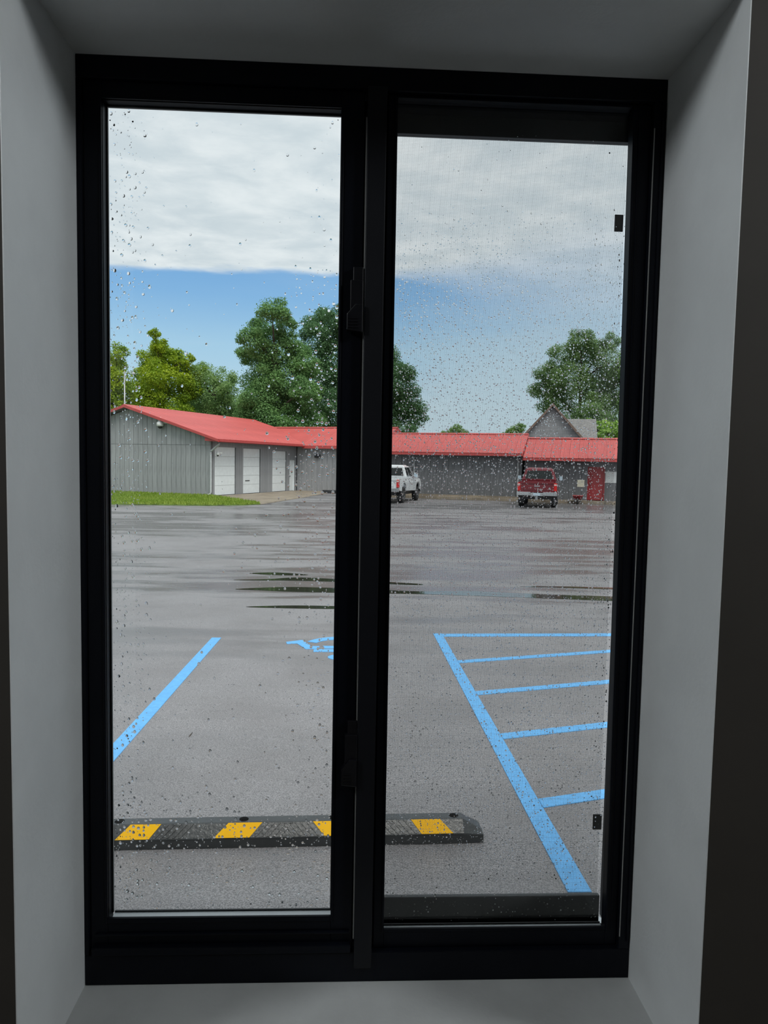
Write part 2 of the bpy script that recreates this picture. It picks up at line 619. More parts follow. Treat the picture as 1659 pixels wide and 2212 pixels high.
def make_window():
    w = empty('window_1', (0, 0, 0))
    structure(w, 'black framed sliding window with a rain spotted clear pane and a screened pane')
    f = M['frame']
    # fixed outer frame
    ring_member('frame_head', f, w, (-W2, W2, 0.0, 0.095, 2.276, ZT))
    sill = MB()
    sill.box(-W2, W2, 0.0, 0.07, ZB, 0.882)
    sill.box(-W2, W2, 0.07, 0.085, ZB, 0.866)
    sill.build('frame_sill', f, w, 0.0015)
    MB().prism_x([(0.085, ZB - 0.01), (0.165, ZB - 0.01), (0.165, 0.838), (0.085, 0.864)], -W2, W2).build('outer_sill', M['drip'], w, 0.001)
    ring_member('frame_jamb', f, w, (-W2, -0.4495, 0.0, 0.095, 0.882, 2.276))
    ring_member('frame_jamb', f, w, (0.4375, W2, 0.0, 0.095, 0.882, 2.276))
    j = MB()
    j.box(0.4495, 0.4530, -0.003, 0.0, 0.897, 2.276)
    j.build('jamb_track', f, w, 0.0008)
    box('edge_highlight', M['seal_highlight'], w, 0.4375, 0.4390, -0.0012, 0.0, 0.905, 2.235)  # edge highlight of the jamb, put in as a pale grey line
    box('edge_highlight', M['seal_highlight'], w, -0.0158, -0.0139, 0.001, 0.006, 0.905, 2.235)  # pale line standing in for the glint on the cover strip's left edge
    ring_member('center_post', f, w, (-0.0178, 0.030, 0.036, 0.095, 0.882, 2.276))
    ring_member('cover_strip', M['strip'], w, (-0.0135, 0.0160, -0.006, 0.036, 0.858, 2.2785), 0.001)
    # sliding sash on the left
    s = empty('sliding_sash')
    s.parent = w
    x0, x1, z0, z1 = -0.4485, -0.0175, 0.8835, 2.2755
    a, b = 0.006, 0.044
    gx0, gx1, gz0, gz1 = -0.4205, -0.0535, 0.938, 2.249
    ring_member('stile', f, s, (x0, gx0, a, 0.034, z0, z1))
    ring_member('stile', f, s, (gx1, x1, a, 0.034, z0, z1))
    ring_member('top_rail', f, s, (gx0, gx1, a, 0.034, gz1, z1))
    rail = MB()
    rail.box(gx0, gx1, a, a + 0.004, z0 + 0.012, gz0)
    rail.box(gx0, gx1, a + 0.004, b, z0 + 0.012, gz0 - 0.014)
    rail.box(x0 + 0.004, x1 - 0.002, a - 0.010, b, z0, z0 + 0.0135)
    rail.box(x0 + 0.008, x1 - 0.004, a - 0.005, a + 0.004, z0 + 0.030, z0 + 0.034)
    rail.build('bottom_rail', f, s, 0.0012)
    st = MB()   # raised step around the pane
    st.box(gx0 - 0.004, gx0, a - 0.002, a + 0.006, gz0 - 0.004, gz1 + 0.004)
    st.box(gx1, gx1 + 0.004, a - 0.002, a + 0.006, gz0 - 0.004, gz1 + 0.004)
    st.box(gx0, gx1, a - 0.002, a + 0.006, gz1, gz1 + 0.004)
    st.box(gx0, gx1, a - 0.002, a + 0.0035, gz0 - 0.004, gz0 + 0.0048)
    st.build('glazing_bead', f, s, 0.0008)
    box('pane', M['glass'], s, gx0 - 0.005, gx1 + 0.005, 0.024, 0.028, gz0 - 0.014, gz1 + 0.005)
    box('glazing_ledge', M['drip'], s, gx0, gx1, 0.0285, 0.0408, gz0 - 0.014, 0.9300)
    box('outer_lip', M['dark'], s, gx0, gx1, 0.0408, 0.0436, gz0 - 0.014, 0.9325)
    se = MB()
    se.box(gx0, gx0 + 0.0022, 0.0282, 0.032, gz0, gz1)
    se.box(gx1 - 0.0016, gx1, 0.0282, 0.032, gz0, gz1)
    se.box(gx0, gx1, 0.0282, 0.032, gz1 - 0.0022, gz1)
    se.build('glazing_seal', M['seal_highlight'], s)
    latch(s, -0.020, 1.957, False)
    latch(s, -0.018, 1.228, True)
    # fixed panel on the right
    p = empty('fixed_panel')
    p.parent = w
    x0, x1, z0, z1 = 0.0190, 0.4370, 0.8825, 2.2755
    gz0, gz1 = 0.910, 2.271
    a, b = 0.0105, 0.030
    L0, L1 = 0.0365, 0.0335        # left sight line, bottom and top
    R0, R1 = 0.4170, 0.4072        # right sight line, bottom and top

    def stile(name, xa0, xa1, xb0, xb1, y0, y1, zz0, zz1, bev):
        MB().hexa([(xa0, y0, zz0), (xb0, y0, zz0), (xb0, y1, zz0), (xa0, y1, zz0)],
                  [(xa1, y0, zz1), (xb1, y0, zz1), (xb1, y1, zz1), (xa1, y1, zz1)]).build(name, f, p, bev)
    stile('stile', x0, x0, L0, L1, a, b, z0, z1, 0.001)
    stile('stile', R0, R1, x1, x1, a, b, z0, z1, 0.001)
    br = MB()
    br.box(L0, R0, a, a + 0.004, z0, gz0 + 0.0054)
    br.box(L0, R0, a + 0.004, 0.038, z0, gz0 - 0.011)
    br.build('bottom_rail', f, p, 0.0008)
    ring_member('top_rail', f, p, (L1, R1, a, b, gz1, z1), 0.0008)
    stile('glazing_bead', R0, R1, R0 + 0.004, R1 + 0.004, a - 0.0022, a + 0.004, gz0, gz1, 0.0008)
    stile('glazing_bead', R0 + 0.009, R1 + 0.009, R0 + 0.0105, R1 + 0.0105, a - 0.0016, a + 0.004, gz0, gz1, 0.0005)
    stile('glazing_bead', L0 - 0.004, L1 - 0.004, L0, L1, a - 0.0022, a + 0.004, gz0, gz1, 0.0008)
    ring_member('glazing_bead', f, p, (L0, R0, a - 0.0012, a + 0.002, gz0, gz0 + 0.0054), 0.0005)
    box('pane', M['glass'], p, L1 - 0.003, R0 + 0.003, 0.0226, 0.0262, gz0 - 0.011, gz1 + 0.003)
    box('glazing_ledge', M['drip'], p, L0, R0 - 0.0002, 0.0268, 0.0356, gz0 - 0.011, 0.9048)
    box('outer_lip', M['dark'], p, L0, R0 - 0.0002, 0.0356, 0.0378, gz0 - 0.011, 0.9068)
    # insect screen on the outside of the right half
    k = empty('insect_screen')
    k.parent = w
    sx0, sx1 = 0.0195, 0.4252
    box('screen_bar', M['screenbar'], k, sx0, 0.436, 0.0712, 0.085, 2.244, 2.2755, 0.001)
    box('screen_bar', M['screenbar'], k, sx0, sx1 + 0.004, 0.074, 0.084, 0.879, 0.9305, 0.0015)
    zlo, zhi = 0.929, 2.246
    wires = MB()
    h = 0.00013
    n = int(round((sx1 - sx0) / 0.00205))
    for i in range(n + 1):
        x = sx0 + (sx1 - sx0) * i / n
        wob = 0.0005 * math.sin(x * 47)
        wires.add([(x - h, 0.0795 + wob, zlo), (x + h, 0.0795 + wob, zlo), (x, 0.0799 + wob, zlo),
                   (x - h, 0.0795 + wob, zhi), (x + h, 0.0795 + wob, zhi), (x, 0.0799 + wob, zhi)],
                  [(0, 1, 4, 3), (1, 2, 5, 4), (2, 0, 3, 5)])
    n = int(round((zhi - zlo) / 0.00228))
    for i in range(n + 1):
        z = zlo + (zhi - zlo) * i / n
        wires.add([(sx0, 0.0795, z - h), (sx0, 0.0795, z + h), (sx0, 0.0799, z),
                   (sx1, 0.0795, z - h), (sx1, 0.0795, z + h), (sx1, 0.0799, z)],
                  [(0, 1, 4, 3), (1, 2, 5, 4), (2, 0, 3, 5)])
    o = wires.build('screen_mesh', M['wire'], k)
    o['kind'] = 'stuff'
    box('pull_tab', M['dark'], k, 0.4090, 0.4236, 0.0785, 0.0805, 2.1005, 2.1285, 0.0006)
    box('pull_tab', M['dark'], k, 0.4130, 0.4290, 0.0785, 0.0805, 1.0510, 1.0790, 0.0006)


make_window()


# ------------------------------------------------------------------ raindrops on the panes
def drops_mesh(name, pos, rad, asp, y, segs, rings, contact):
    """spherical-cap drops lying on the plane at y, bulging to +y"""
    n = len(pos)
    ct = math.radians(contact)
    tmpl = []
    for r in range(rings, 0, -1):
        t = ct * r / rings
        for j in range(segs):
            a = 2 * math.pi * (j + 0.5 * (r % 2)) / segs
            tmpl.append((math.sin(t) / math.sin(ct) * math.cos(a), (math.cos(t) - math.cos(ct)) / math.sin(ct),
                         math.sin(t) / math.sin(ct) * math.sin(a)))
    tmpl.append((0, (1 - math.cos(ct)) / math.sin(ct), 0))
    top = len(tmpl) - 1
    b0 = len(tmpl)
    tmpl += [tmpl[j] for j in range(segs)]
    faces = []
    for r in range(rings - 1):
        for j in range(segs):
            a, b = r * segs + j, r * segs + (j + 1) % segs
            if r % 2 == (rings % 2):
                pass
            faces.append((b, a, a + segs, b + segs))
    r = rings - 1
    tris = [(r * segs + (j + 1) % segs, r * segs + j, top) for j in range(segs)]
    base = tuple(b0 + j for j in range(segs))
    V = np.array(tmpl)
    k = len(V)
    sc = np.stack([rad, rad * 0.9, rad * asp], 1)
    P = V[None] * sc[:, None, :]
    # a little sag: the lower half is wider than the upper
    zz = V[None, :, 2]
    P[:, :, 0] *= (1 - 0.12 * zz)
    P[:, :, 0] += pos[:, 0][:, None]
    P[:, :, 1] += y
    P[:, :, 2] += pos[:, 1][:, None]
    P = P.reshape(-1, 3)
    loops, starts, totals, smooth = [], [], [], []
    off = (np.arange(n) * k)
    ls = 0
    q = np.array(faces)
    qi = (q[None] + off[:, None, None]).reshape(-1)
    t3 = (np.array(tris)[None] + off[:, None, None]).reshape(-1)
    bi = (np.array(base)[None] + off[:, None]).reshape(-1)
    loops = np.concatenate([qi, t3, bi])
    nq, ntr = len(faces) * n, len(tris) * n
    totals = np.concatenate([np.full(nq, 4), np.full(ntr, 3), np.full(n, segs)])
    starts = np.concatenate([[0], np.cumsum(totals)[:-1]])
    smooth = np.concatenate([np.ones(nq + ntr, bool), np.zeros(n, bool)])
    me = bpy.data.meshes.new(name)
    me.vertices.add(len(P))
    me.vertices.foreach_set('co', P.astype(np.float32).ravel())
    me.loops.add(len(loops))
    me.loops.foreach_set('vertex_index', loops.astype(np.int32))
    me.polygons.add(len(totals))
    me.polygons.foreach_set('loop_start', starts.astype(np.int32))
    me.polygons.foreach_set('use_smooth', smooth)
    me.update(calc_edges=True)
    me.validate()
    bm = bmesh.new()
    bm.from_mesh(me)
    bmesh.ops.recalc_face_normals(bm, faces=bm.faces)
    bm.to_mesh(me)
    bm.free()
    me.materials.append(M['water'])
    o = bpy.data.objects.new(name, me)
    COL.objects.link(o)
    return o


def spread(cands, rads, minf=1.15):
    """drop overlapping candidates (grid hash)"""
    keep, grid, cell = [], {}, 0.006
    for i in np.argsort(-rads):
        x, z = cands[i]
        gx, gz = int(x / cell), int(z / cell)
        ok = True
        for ax in (gx - 1, gx, gx + 1):
            for az in (gz - 1, gz, gz + 1):
                for j in grid.get((ax, az), ()):
                    if (cands[j][0] - x) ** 2 + (cands[j][1] - z) ** 2 < (minf * (rads[i] + rads[j])) ** 2:
                        ok = False
        if ok:
            keep.append(i)
            grid.setdefault((gx, gz), []).append(i)
    return np.array(keep)


def make_drops():
    g = RNG
    x0, x1, z0, z1 = -0.4165, -0.0575, 0.945, 2.243
    # left pane: thick at both edges and low down, sparse in the middle
    pts, rr = [], []
    tries = 0
    while len(pts) < 3200 and tries < 90000:
        tries += 1
        u, v = g.random(), g.random()
        x, z = x0 + u * (x1 - x0), z0 + v * (z1 - z0)
        d = 0.05
        d += 0.75 * math.exp(-((u - 0.07) / 0.07) ** 2)
        d += (0.55 if v < 0.82 else 0.12) * math.exp(-((u - 0.97) / 0.13) ** 2)
        d += 0.9 * math.exp(-((u - 0.93) / 0.14) ** 2 - ((v - 0.56) / 0.10) ** 2)
        d += 0.8 * math.exp(-((v - 0.07) / 0.07) ** 2)
        if 0.42 < v < 0.5 and 0.5 < u < 0.95:
            d += 0.15
        if v > 0.86 and 0.2 < u < 0.85:
            d *= 0.3
        if g.random() < d:
            pts.append((x, z))
            rr.append(0.0007 + 0.0019 * g.random() ** 3.2)
    pts, rr = np.array(pts), np.array(rr)
    k = spread(pts, rr)
    o = drops_mesh('raindrops', pts[k], rr[k], 1.0 + 0.35 * g.random(len(k)), 0.02805, 12, 4, 50)
    tag(o, 'scattered raindrops on the clear left window pane, densest along its edges', 'raindrops', 'raindrops on the window panes', 'stuff')
    # right pane: many small drops all over, thinning out near the top
    x0, x1, z0, z1 = 0.038, 0.4110, 0.918, 2.238
    pts, rr = [], []
    tries = 0
    while len(pts) < 15000 and tries < 200000:
        tries += 1
        u, v = g.random(), g.random()
        d = 0.95
        if v > 0.82:
            d *= max(0.03, 1 - (v - 0.82) / 0.10)
        if v < 0.055:
            d *= 0.25
        if 0.40 < v < 0.62:
            d = 1.0
        if v < 0.4:
            d *= 0.8
        if g.random() < d:
            pts.append((x0 + u * (x1 - x0), z0 + v * (z1 - z0)))
            rr.append(0.0006 + 0.0010 * g.random() ** 2.8)
    pts, rr = np.array(pts), np.array(rr)
    k = spread(pts, rr, 1.05)
    o = drops_mesh('raindrops', pts[k], rr[k], 1.0 + 0.2 * g.random(len(k)), 0.02625, 8, 3, 50)
    tag(o, 'dense fine raindrops covering the right window pane in front of the screen', 'raindrops', 'raindrops on the window panes', 'stuff')


make_drops()


# ------------------------------------------------------------------ parking lot
def make_lot():
    ys = [0.12, 1.5, 3, 5, 7, 9] + [9 + 0.5 * i for i in range(1, 11)] + [16, 20, 26, 34, 44, 62]
    xs = [-60, -30, -12, -4, 0, 4, 12, 30, 60]
    vs_, fs = [], []
    for y in ys:
        for x in xs:
            vs_.append((x, y, ground_z(y)))
    n = len(xs)
    for i in range(len(ys) - 1):
        for j in range(n - 1):
            fs.append((i * n + j, i * n + j + 1, (i + 1) * n + j + 1, (i + 1) * n + j))
    k = len(vs_)
    o = MB().add(vs_, fs).build('parking_lot', M['asphalt'], None, smooth=True)
    structure(o, 'wet grey asphalt parking lot sloping down to a shallow dip')
    g = MB().box(-120, 120, 62, 200, -0.9, -0.42).build('back_ground', M['lawn'])
    structure(g, 'green ground beyond the buildings under the trees')


make_lot()


def slab(name, m, pts, th=0.004, lift=0.0):
    """thin flat marking that follows the lot"""
    a = [(x, y, ground_z(y) + lift) for x, y in pts]
    b = [(x, y, ground_z(y) + lift + th) for x, y in pts]
    return MB().hexa(a, b).build(name, m)


def line(name, p, q, w, label, group=None, cut=None):
    (x0, y0), (x1, y1) = p, q
    if cut == 'y':      # ends cut square to the window
        pts = [(x0 - w / 2, y0), (x0 + w / 2, y0), (x1 + w / 2, y1), (x1 - w / 2, y1)]
    else:
        pts = [(x0, y0 - w / 2), (x1, y1 - w / 2), (x1, y1 + w / 2), (x0, y0 + w / 2)]
    o = slab(name, M['paint'], pts)
    return tag(o, label, 'road marking', group)


line('parking_line', (-1.474, 1.5), (-1.471, 6.64), 0.10, 'long blue parking line on the left, cut off by the window frame', None, 'y')
line('parking_line', (0.943, 1.667), (0.989, 6.96), 0.10, 'long blue parking line on the right with hatching beside it', None, 'y')
o = line('hatch_line', (1.040, 6.868), (3.5, 6.992), 0.15, 'straight blue end line closing the far side of the hatched aisle', 'blue aisle hatching')
for y, lab in ((5.615, 'farthest slanted blue hatch line, thinnest of the four'), (4.555, 'second farthest slanted blue hatch line'),
               (3.535, 'second nearest slanted blue hatch line'), (2.505, 'nearest and widest looking slanted blue hatch line')):
    x0 = 0.995 + 0.0087 * (y + 0.05 - 1.667)
    line('hatch_line', (x0, y), (3.5, y + 0.30 * (3.5 - x0)), 0.105, lab, 'blue aisle hatching')


def accessible_symbol():
    s = empty('accessible_symbol', (0, 0, 0))
    tag(s, 'blue painted wheelchair symbol on the asphalt, half behind the window post', 'road marking')

    def part(name, pts):
        a = slab(name, M['paint'], pts)
        a.parent = s
    part('leg_mark', [(-0.70, 6.45), (-0.68, 6.35), (-0.58, 6.385), (-0.47, 6.12), (-0.335, 6.13), (-0.335, 6.255), (-0.42, 6.255), (-0.535, 6.555)])
    c, ro, ri = (-0.13, 6.29), 0.44, 0.30
    out, inn = [], []
    for i in range(25):
        a = math.radians(155 - i * 8.5)
        out.append((c[0] + ro * 0.86 * math.cos(a), c[1] + ro * math.sin(a)))
        inn.append((c[0] + ri * 0.90 * math.cos(a), c[1] + ri * math.sin(a)))
    m = MB()
    for i in range(24):
        q = [out[i], inn[i], inn[i + 1], out[i + 1]]
        m.hexa([(x, y, ground_z(y)) for x, y in q], [(x, y, ground_z(y) + 0.004) for x, y in q])
    m.build('wheel_mark', M['paint'], s)
    part('seat_mark', [(-0.30, 6.27), (-0.30, 6.15), (0.08, 6.15), (0.08, 6.27)])
    part('arm_mark', [(-0.385, 6.11), (-0.385, 6.00), (-0.13, 6.00), (-0.13, 6.11)])
    part('torso_mark', [(-0.13, 6.15), (-0.13, 5.93), (-0.01, 5.93), (-0.01, 6.15)])
    part('head_mark', [(-0.125 + 0.108 * math.cos(2 * math.pi * i / 20), 5.775 + 0.108 * math.sin(2 * math.pi * i / 20)) for i in range(20)])


accessible_symbol()


def puddle(pts, label, lift=0.004):
    # closed smooth outline through the control points
    n, out = len(pts), []
    for i in range(n):
        p0, p1, p2, p3 = (Vector((*pts[(i + k) % n], 0)) for k in (-1, 0, 1, 2))
        for t in (0, 0.25, 0.5, 0.75):
            q = 0.5 * ((2 * p1) + (p2 - p0) * t + (2 * p0 - 5 * p1 + 4 * p2 - p3) * t * t + (3 * p1 - p0 - 3 * p2 + p3) * t ** 3)
            out.append((q.x, q.y))
    zc = max(ground_z(y) for _, y in out)
    a = [(x, y, ground_z(y) - 0.004) for x, y in out]
    b = [(x, y, ground_z(y) + lift) for x, y in out]
    o = MB().hexa(a, b).build('puddle', M['puddle'])
    return tag(o, label, 'puddle', 'puddles in the dip of the lot')


puddle([(-2.05, 11.35), (-1.5, 11.5), (-0.9, 11.75), (0.2, 11.45), (1.15, 11.15), (1.1, 11.0), (0.2, 11.2), (-0.9, 11.35)], 'farthest dark puddle, a thin streak running behind the window post')
puddle([(-1.9, 12.2), (-1.4, 12.35), (-0.8, 12.1), (-1.3, 12.0)], 'short dark puddle left of and behind the longest ones')
puddle([(-1.85, 10.35), (-1.0, 10.62), (0.1, 10.5), (1.1, 10.3), (2.0, 10.4), (3.2, 10.1), (4.6, 9.9), (5.4, 9.6), (4.6, 9.45), (3.6, 9.6), (2.2, 9.85), (1.05, 10.02), (0.2, 10.05), (-0.9, 10.12), (-1.5, 10.25)], 'longest puddle, running right across the middle of the lot behind the window post')
puddle([(-1.45, 8.68), (-0.8, 8.83), (0.0, 8.78), (0.3, 8.68), (-0.2, 8.58), (-0.9, 8.6)], 'nearest thin dark puddle streak left of the window post')
puddle([(2.9, 10.95), (3.6, 11.02), (4.8, 10.9), (5.6, 10.8), (4.6, 10.75), (3.6, 10.86)], 'thin dark puddle streak at the far right behind the screen')


# ------------------------------------------------------------------ wheel stop
def wheel_stop():
    L, A = 1.84, 0.0285
    cx, cyy = -0.300, 2.058
    s = empty('wheel_stop', (cx, cyy, ground_z(cyy + 0.06) + 0.001), A)
    s.rotation_euler = (-0.037, 0, A)
    tag(s, 'black rubber wheel stop with slanted yellow stripes lying on the asphalt', 'wheel stop')
    prof = [(0, 0), (0, 0.046), (0.047, 0.100), (0.108, 0.100), (0.155, 0.046), (0.155, 0)]
    low = [(0.006, 0), (0.006, 0.040), (0.045, 0.046), (0.110, 0.046), (0.149, 0.040), (0.149, 0)]
    xs = [(-L / 2, low), (-L / 2 + 0.095, prof), (L / 2 - 0.095, prof), (L / 2, low)]
    m = MB()
    vs_, fs = [], []
    for x, p in xs:
        vs_ += [(x, y, z) for y, z in p]
    for i in range(3):
        for j in range(6):
            k = (j + 1) % 6
            fs.append((i * 6 + j, i * 6 + k, (i + 1) * 6 + k, (i + 1) * 6 + j))
    fs += [(0, 1, 2, 3, 4, 5), (23, 22, 21, 20, 19, 18)]
    m.add(vs_, fs).build('stop_body', M['rubber'], s, 0.004)
    sl = 0.054 / 0.047

    def on(x, t, h):   # point on the front slope, t 0..1 up the slope
        y, z = 0.047 * t, 0.046 + 0.054 * t
        return (x, y - h * 0.75, z + h * 0.66)

    def plate(xb0, xb1, xt0, xt1, name='stripe'):
        a = [on(xb0, 0.05, 0), on(xb1, 0.05, 0), on(xt1, 0.97, 0), on(xt0, 0.97, 0)]
        b = [on(xb0, 0.05, 0.0022), on(xb1, 0.05, 0.0022), on(xt1, 0.97, 0.0022), on(xt0, 0.97, 0.0022)]
        o = MB().hexa(a, b).build(name, M['yellow'], s)
        o['label'] = 'yellow reflective stripe'
        return o
    # measured along the stop, mirrored about its middle
    c = 0.300
    for b0, b1, t0, t1 in ((-1.075, -0.925, -1.016, -0.878), (-0.634, -0.472, -0.572, -0.417)):
        plate(b0 + c, b1 + c, t0 + c, t1 + c)
        plate(-(b1 + c), -(b0 + c), -(t1 + c), -(t0 + c))
    for x in (-0.905, -0.450):
        for i in range(5):
            xb = x + c + 0.028 * i
            a = [on(xb, 0.1, 0), on(xb + 0.010, 0.1, 0), on(xb + 0.062, 0.92, 0), on(xb + 0.052, 0.92, 0)]
            b = [on(xb, 0.1, 0.003), on(xb + 0.010, 0.1, 0.003), on(xb + 0.062, 0.92, 0.003), on(xb + 0.052, 0.92, 0.003)]
            MB().hexa(a, b).build('tread_rib', M['rubber'], s)
            a = [(-p[0], p[1], p[2]) for p in a]
            b = [(-p[0], p[1], p[2]) for p in b]
            MB().hexa(a[::-1], b[::-1]).build('tread_rib', M['rubber'], s)
    e = MB()
    e.box(-L / 2 + 0.1, L / 2 - 0.1, -0.0008, 0.004, 0.044, 0.0475)
    e.build('edge_seam', M['rubber'], s)
    for x in (-1.075, -0.506, -0.086, 0.488):
        h = MB().lathe([(0.0, 0.0), (0.023, 0.0), (0.022, 0.0016), (0.014, 0.0012), (0.011, 0.0030), (0.0, 0.0032)], 'z', 14, (x + c, 0.078, 0.0995))
        h.build('bolt', M['bolt'], s, smooth=False)
    # rear stripes, out of sight from the window
    for b0, b1 in ((-0.775, -0.625), (-0.334, -0.172), (0.172, 0.334), (0.625, 0.775)):
        a = [(b0, 0.153, 0.050), (b1, 0.153, 0.050), (b1, 0.118, 0.090), (b0, 0.118, 0.090)]
        b = [(x, y + 0.0022, z + 0.0018) for x, y, z in a]
        a = [(x, y - 0.002, z - 0.002) for x, y, z in a]
        MB().hexa(a, b).build('stripe', M['yellow'], s)['label'] = 'yellow reflective stripe'


wheel_stop()

tw = empty('twig', (-1.069, 3.557, ground_z(3.557)))
tag(tw, 'tiny thin brown twig lying alone on the asphalt beside the left blue line', 'twig')
MB().tube([(-0.004, -0.03, 0.003), (-0.001, 0.0, 0.004), (0.001, 0.02, 0.004), (0.002, 0.045, 0.003)], [0.003, 0.0035, 0.0025, 0.0015], 6).build('stem', M['bark'], tw, smooth=True)


# ------------------------------------------------------------------ lawn strip and concrete
def lawn():
    z = -0.4255
    pts = [(-30, 31.2), (-10.7, 31.4), (-6.46, 31.6), (-4.9, 32.3), (-4.34, 33.32), (-5.2, 35.2), (-7.9, 39.9), (-13.8, 42.4), (-19.1, 44.7), (-30, 44.7)]
    root = empty('lawn_strip')
    tag(root, 'strip of bright green grass along the grey gable wall', 'lawn')
    o = MB().prism_z(pts, z - 0.02, z + 0.04).build('turf', M['lawn'], root)
    # blades
    n = 26000
    P = []
    g = np.random.default_rng(5)
    poly = np.array(pts)
    while len(P) < n:
        x, y = -20 + 16 * g.random(), 31.3 + 13 * g.random()
        ins = False
        j = len(poly) - 1
        for i in range(len(poly)):
            if ((poly[i][1] > y) != (poly[j][1] > y)) and (x < (poly[j][0] - poly[i][0]) * (y - poly[i][1]) / (poly[j][1] - poly[i][1]) + poly[i][0]):
                ins = not ins
            j = i
        if ins:
            P.append((x, y))
    P = np.array(P)
    h = 0.07 + 0.09 * g.random(n)
    a = g.random(n) * 6.28
    dx, dy = 0.03 * np.cos(a), 0.03 * np.sin(a)
    lean = 0.05 * g.standard_normal((n, 2))
    V = np.zeros((n, 3, 3))
    V[:, 0] = np.stack([P[:, 0] - dx, P[:, 1] - dy, np.full(n, z + 0.035)], 1)
    V[:, 1] = np.stack([P[:, 0] + dx, P[:, 1] + dy, np.full(n, z + 0.035)], 1)
    V[:, 2] = np.stack([P[:, 0] + lean[:, 0], P[:, 1] + lean[:, 1], z + 0.035 + h], 1)
    poly_mesh('grass_blades', V, M['grass'], root)['kind'] = 'stuff'


def poly_mesh(name, V, m, parent=None):
    """V: (n, k, 3) separate polygons"""
    n, k, _ = V.shape
    me = bpy.data.meshes.new(name)
    me.vertices.add(n * k)
    me.vertices.foreach_set('co', V.astype(np.float32).ravel())
    me.loops.add(n * k)
    me.loops.foreach_set('vertex_index', np.arange(n * k, dtype=np.int32))
    me.polygons.add(n)
    me.polygons.foreach_set('loop_start', np.arange(0, n * k, k, dtype=np.int32))
    me.update(calc_edges=True)
    me.materials.append(m)
    o = bpy.data.objects.new(name, me)
    COL.objects.link(o)
    if parent:
        o.parent = parent
    return o


lawn()
ap = MB().prism_z([(-7.95, 39.95), (-4.34, 33.2), (-2.9, 39.5), (-1.2, 48.6), (-0.4, 50.0), (-3.9, 49.6)], -0.45, -0.405).build('concrete_apron', M['concrete'])
structure(ap, 'tan concrete apron in front of the white garage doors')


# ------------------------------------------------------------------ buildings
def boards(parent, x0, x1, w, y, z0, ztop, m, along='x', gap=0.022, th=0.025, name='siding_board'):
    """vertical boards standing proud of a wall face; ztop(x) gives their top. shares meshes when tops are level"""
    n = max(1, int(round((x1 - x0) / w)))
    w = (x1 - x0) / n
    shared = None
    for i in range(n):
        a, b = x0 + i * w + gap / 2, x0 + (i + 1) * w - gap / 2
        za, zb = ztop(a), ztop(b)
        level = abs(za - zb) < 1e-4

        def prof(a, b):
            if along == 'x':
                return MB().hexa([(a, y - th, z0), (b, y - th, z0), (b, y, z0), (a, y, z0)],
                                 [(a, y - th, za), (b, y - th, zb), (b, y, zb), (a, y, za)])
            return MB().hexa([(y, a, z0), (y + th, a, z0), (y + th, b, z0), (y, b, z0)],
                             [(y, a, za), (y + th, a, za), (y + th, b, zb), (y, b, zb)])
        if level:
            if shared is None:
                shared = prof(-w / 2 + gap / 2, w / 2 - gap / 2).build(name, m, parent)
                o = shared
            else:
                o = copy_obj(shared, parent)
            o.location = ((a + b) / 2, 0, 0) if along == 'x' else (0, (a + b) / 2, 0)
        else:
            prof(a, b).build(name, m, parent)


def roof_slope(roof, eave, ridge, along, length, w=0.6, th=0.04, mm=None):
    """metal roof slope of ribbed panels. eave, ridge: 3D points at the start; along: unit vector along the eave"""
    mm = mm or M['roof']
    E, R, A = Vector(eave), Vector(ridge), Vector(along)
    n = max(1, int(round(length / w)))
    w = length / n
    up = (R - E)
    N = A.cross(up).normalized()
    if N.z < 0:
        N = -N
    prof = [(0, 0), (0, 1), (0.0, 1), (0.05, 1.45), (0.10, 1), (w / 2 - 0.03, 1), (w / 2, 1.2), (w / 2 + 0.03, 1), (w - 0.006, 1), (w - 0.006, 0)]
    del prof[2]
    a = [E + A * u + N * (h * th) for u, h in prof]
    b = [R + A * u + N * (h * th) for u, h in prof]
    base = MB().hexa(a, b).build('roof_panel', mm, roof)
    for i in range(1, n):
        c = copy_obj(base, roof)
        c.location = A * (w * i)


def downspout(parent, pts, r=0.045):
    MB().tube(pts, r, 8).build('downspout', M['gutter'], parent, smooth=True)


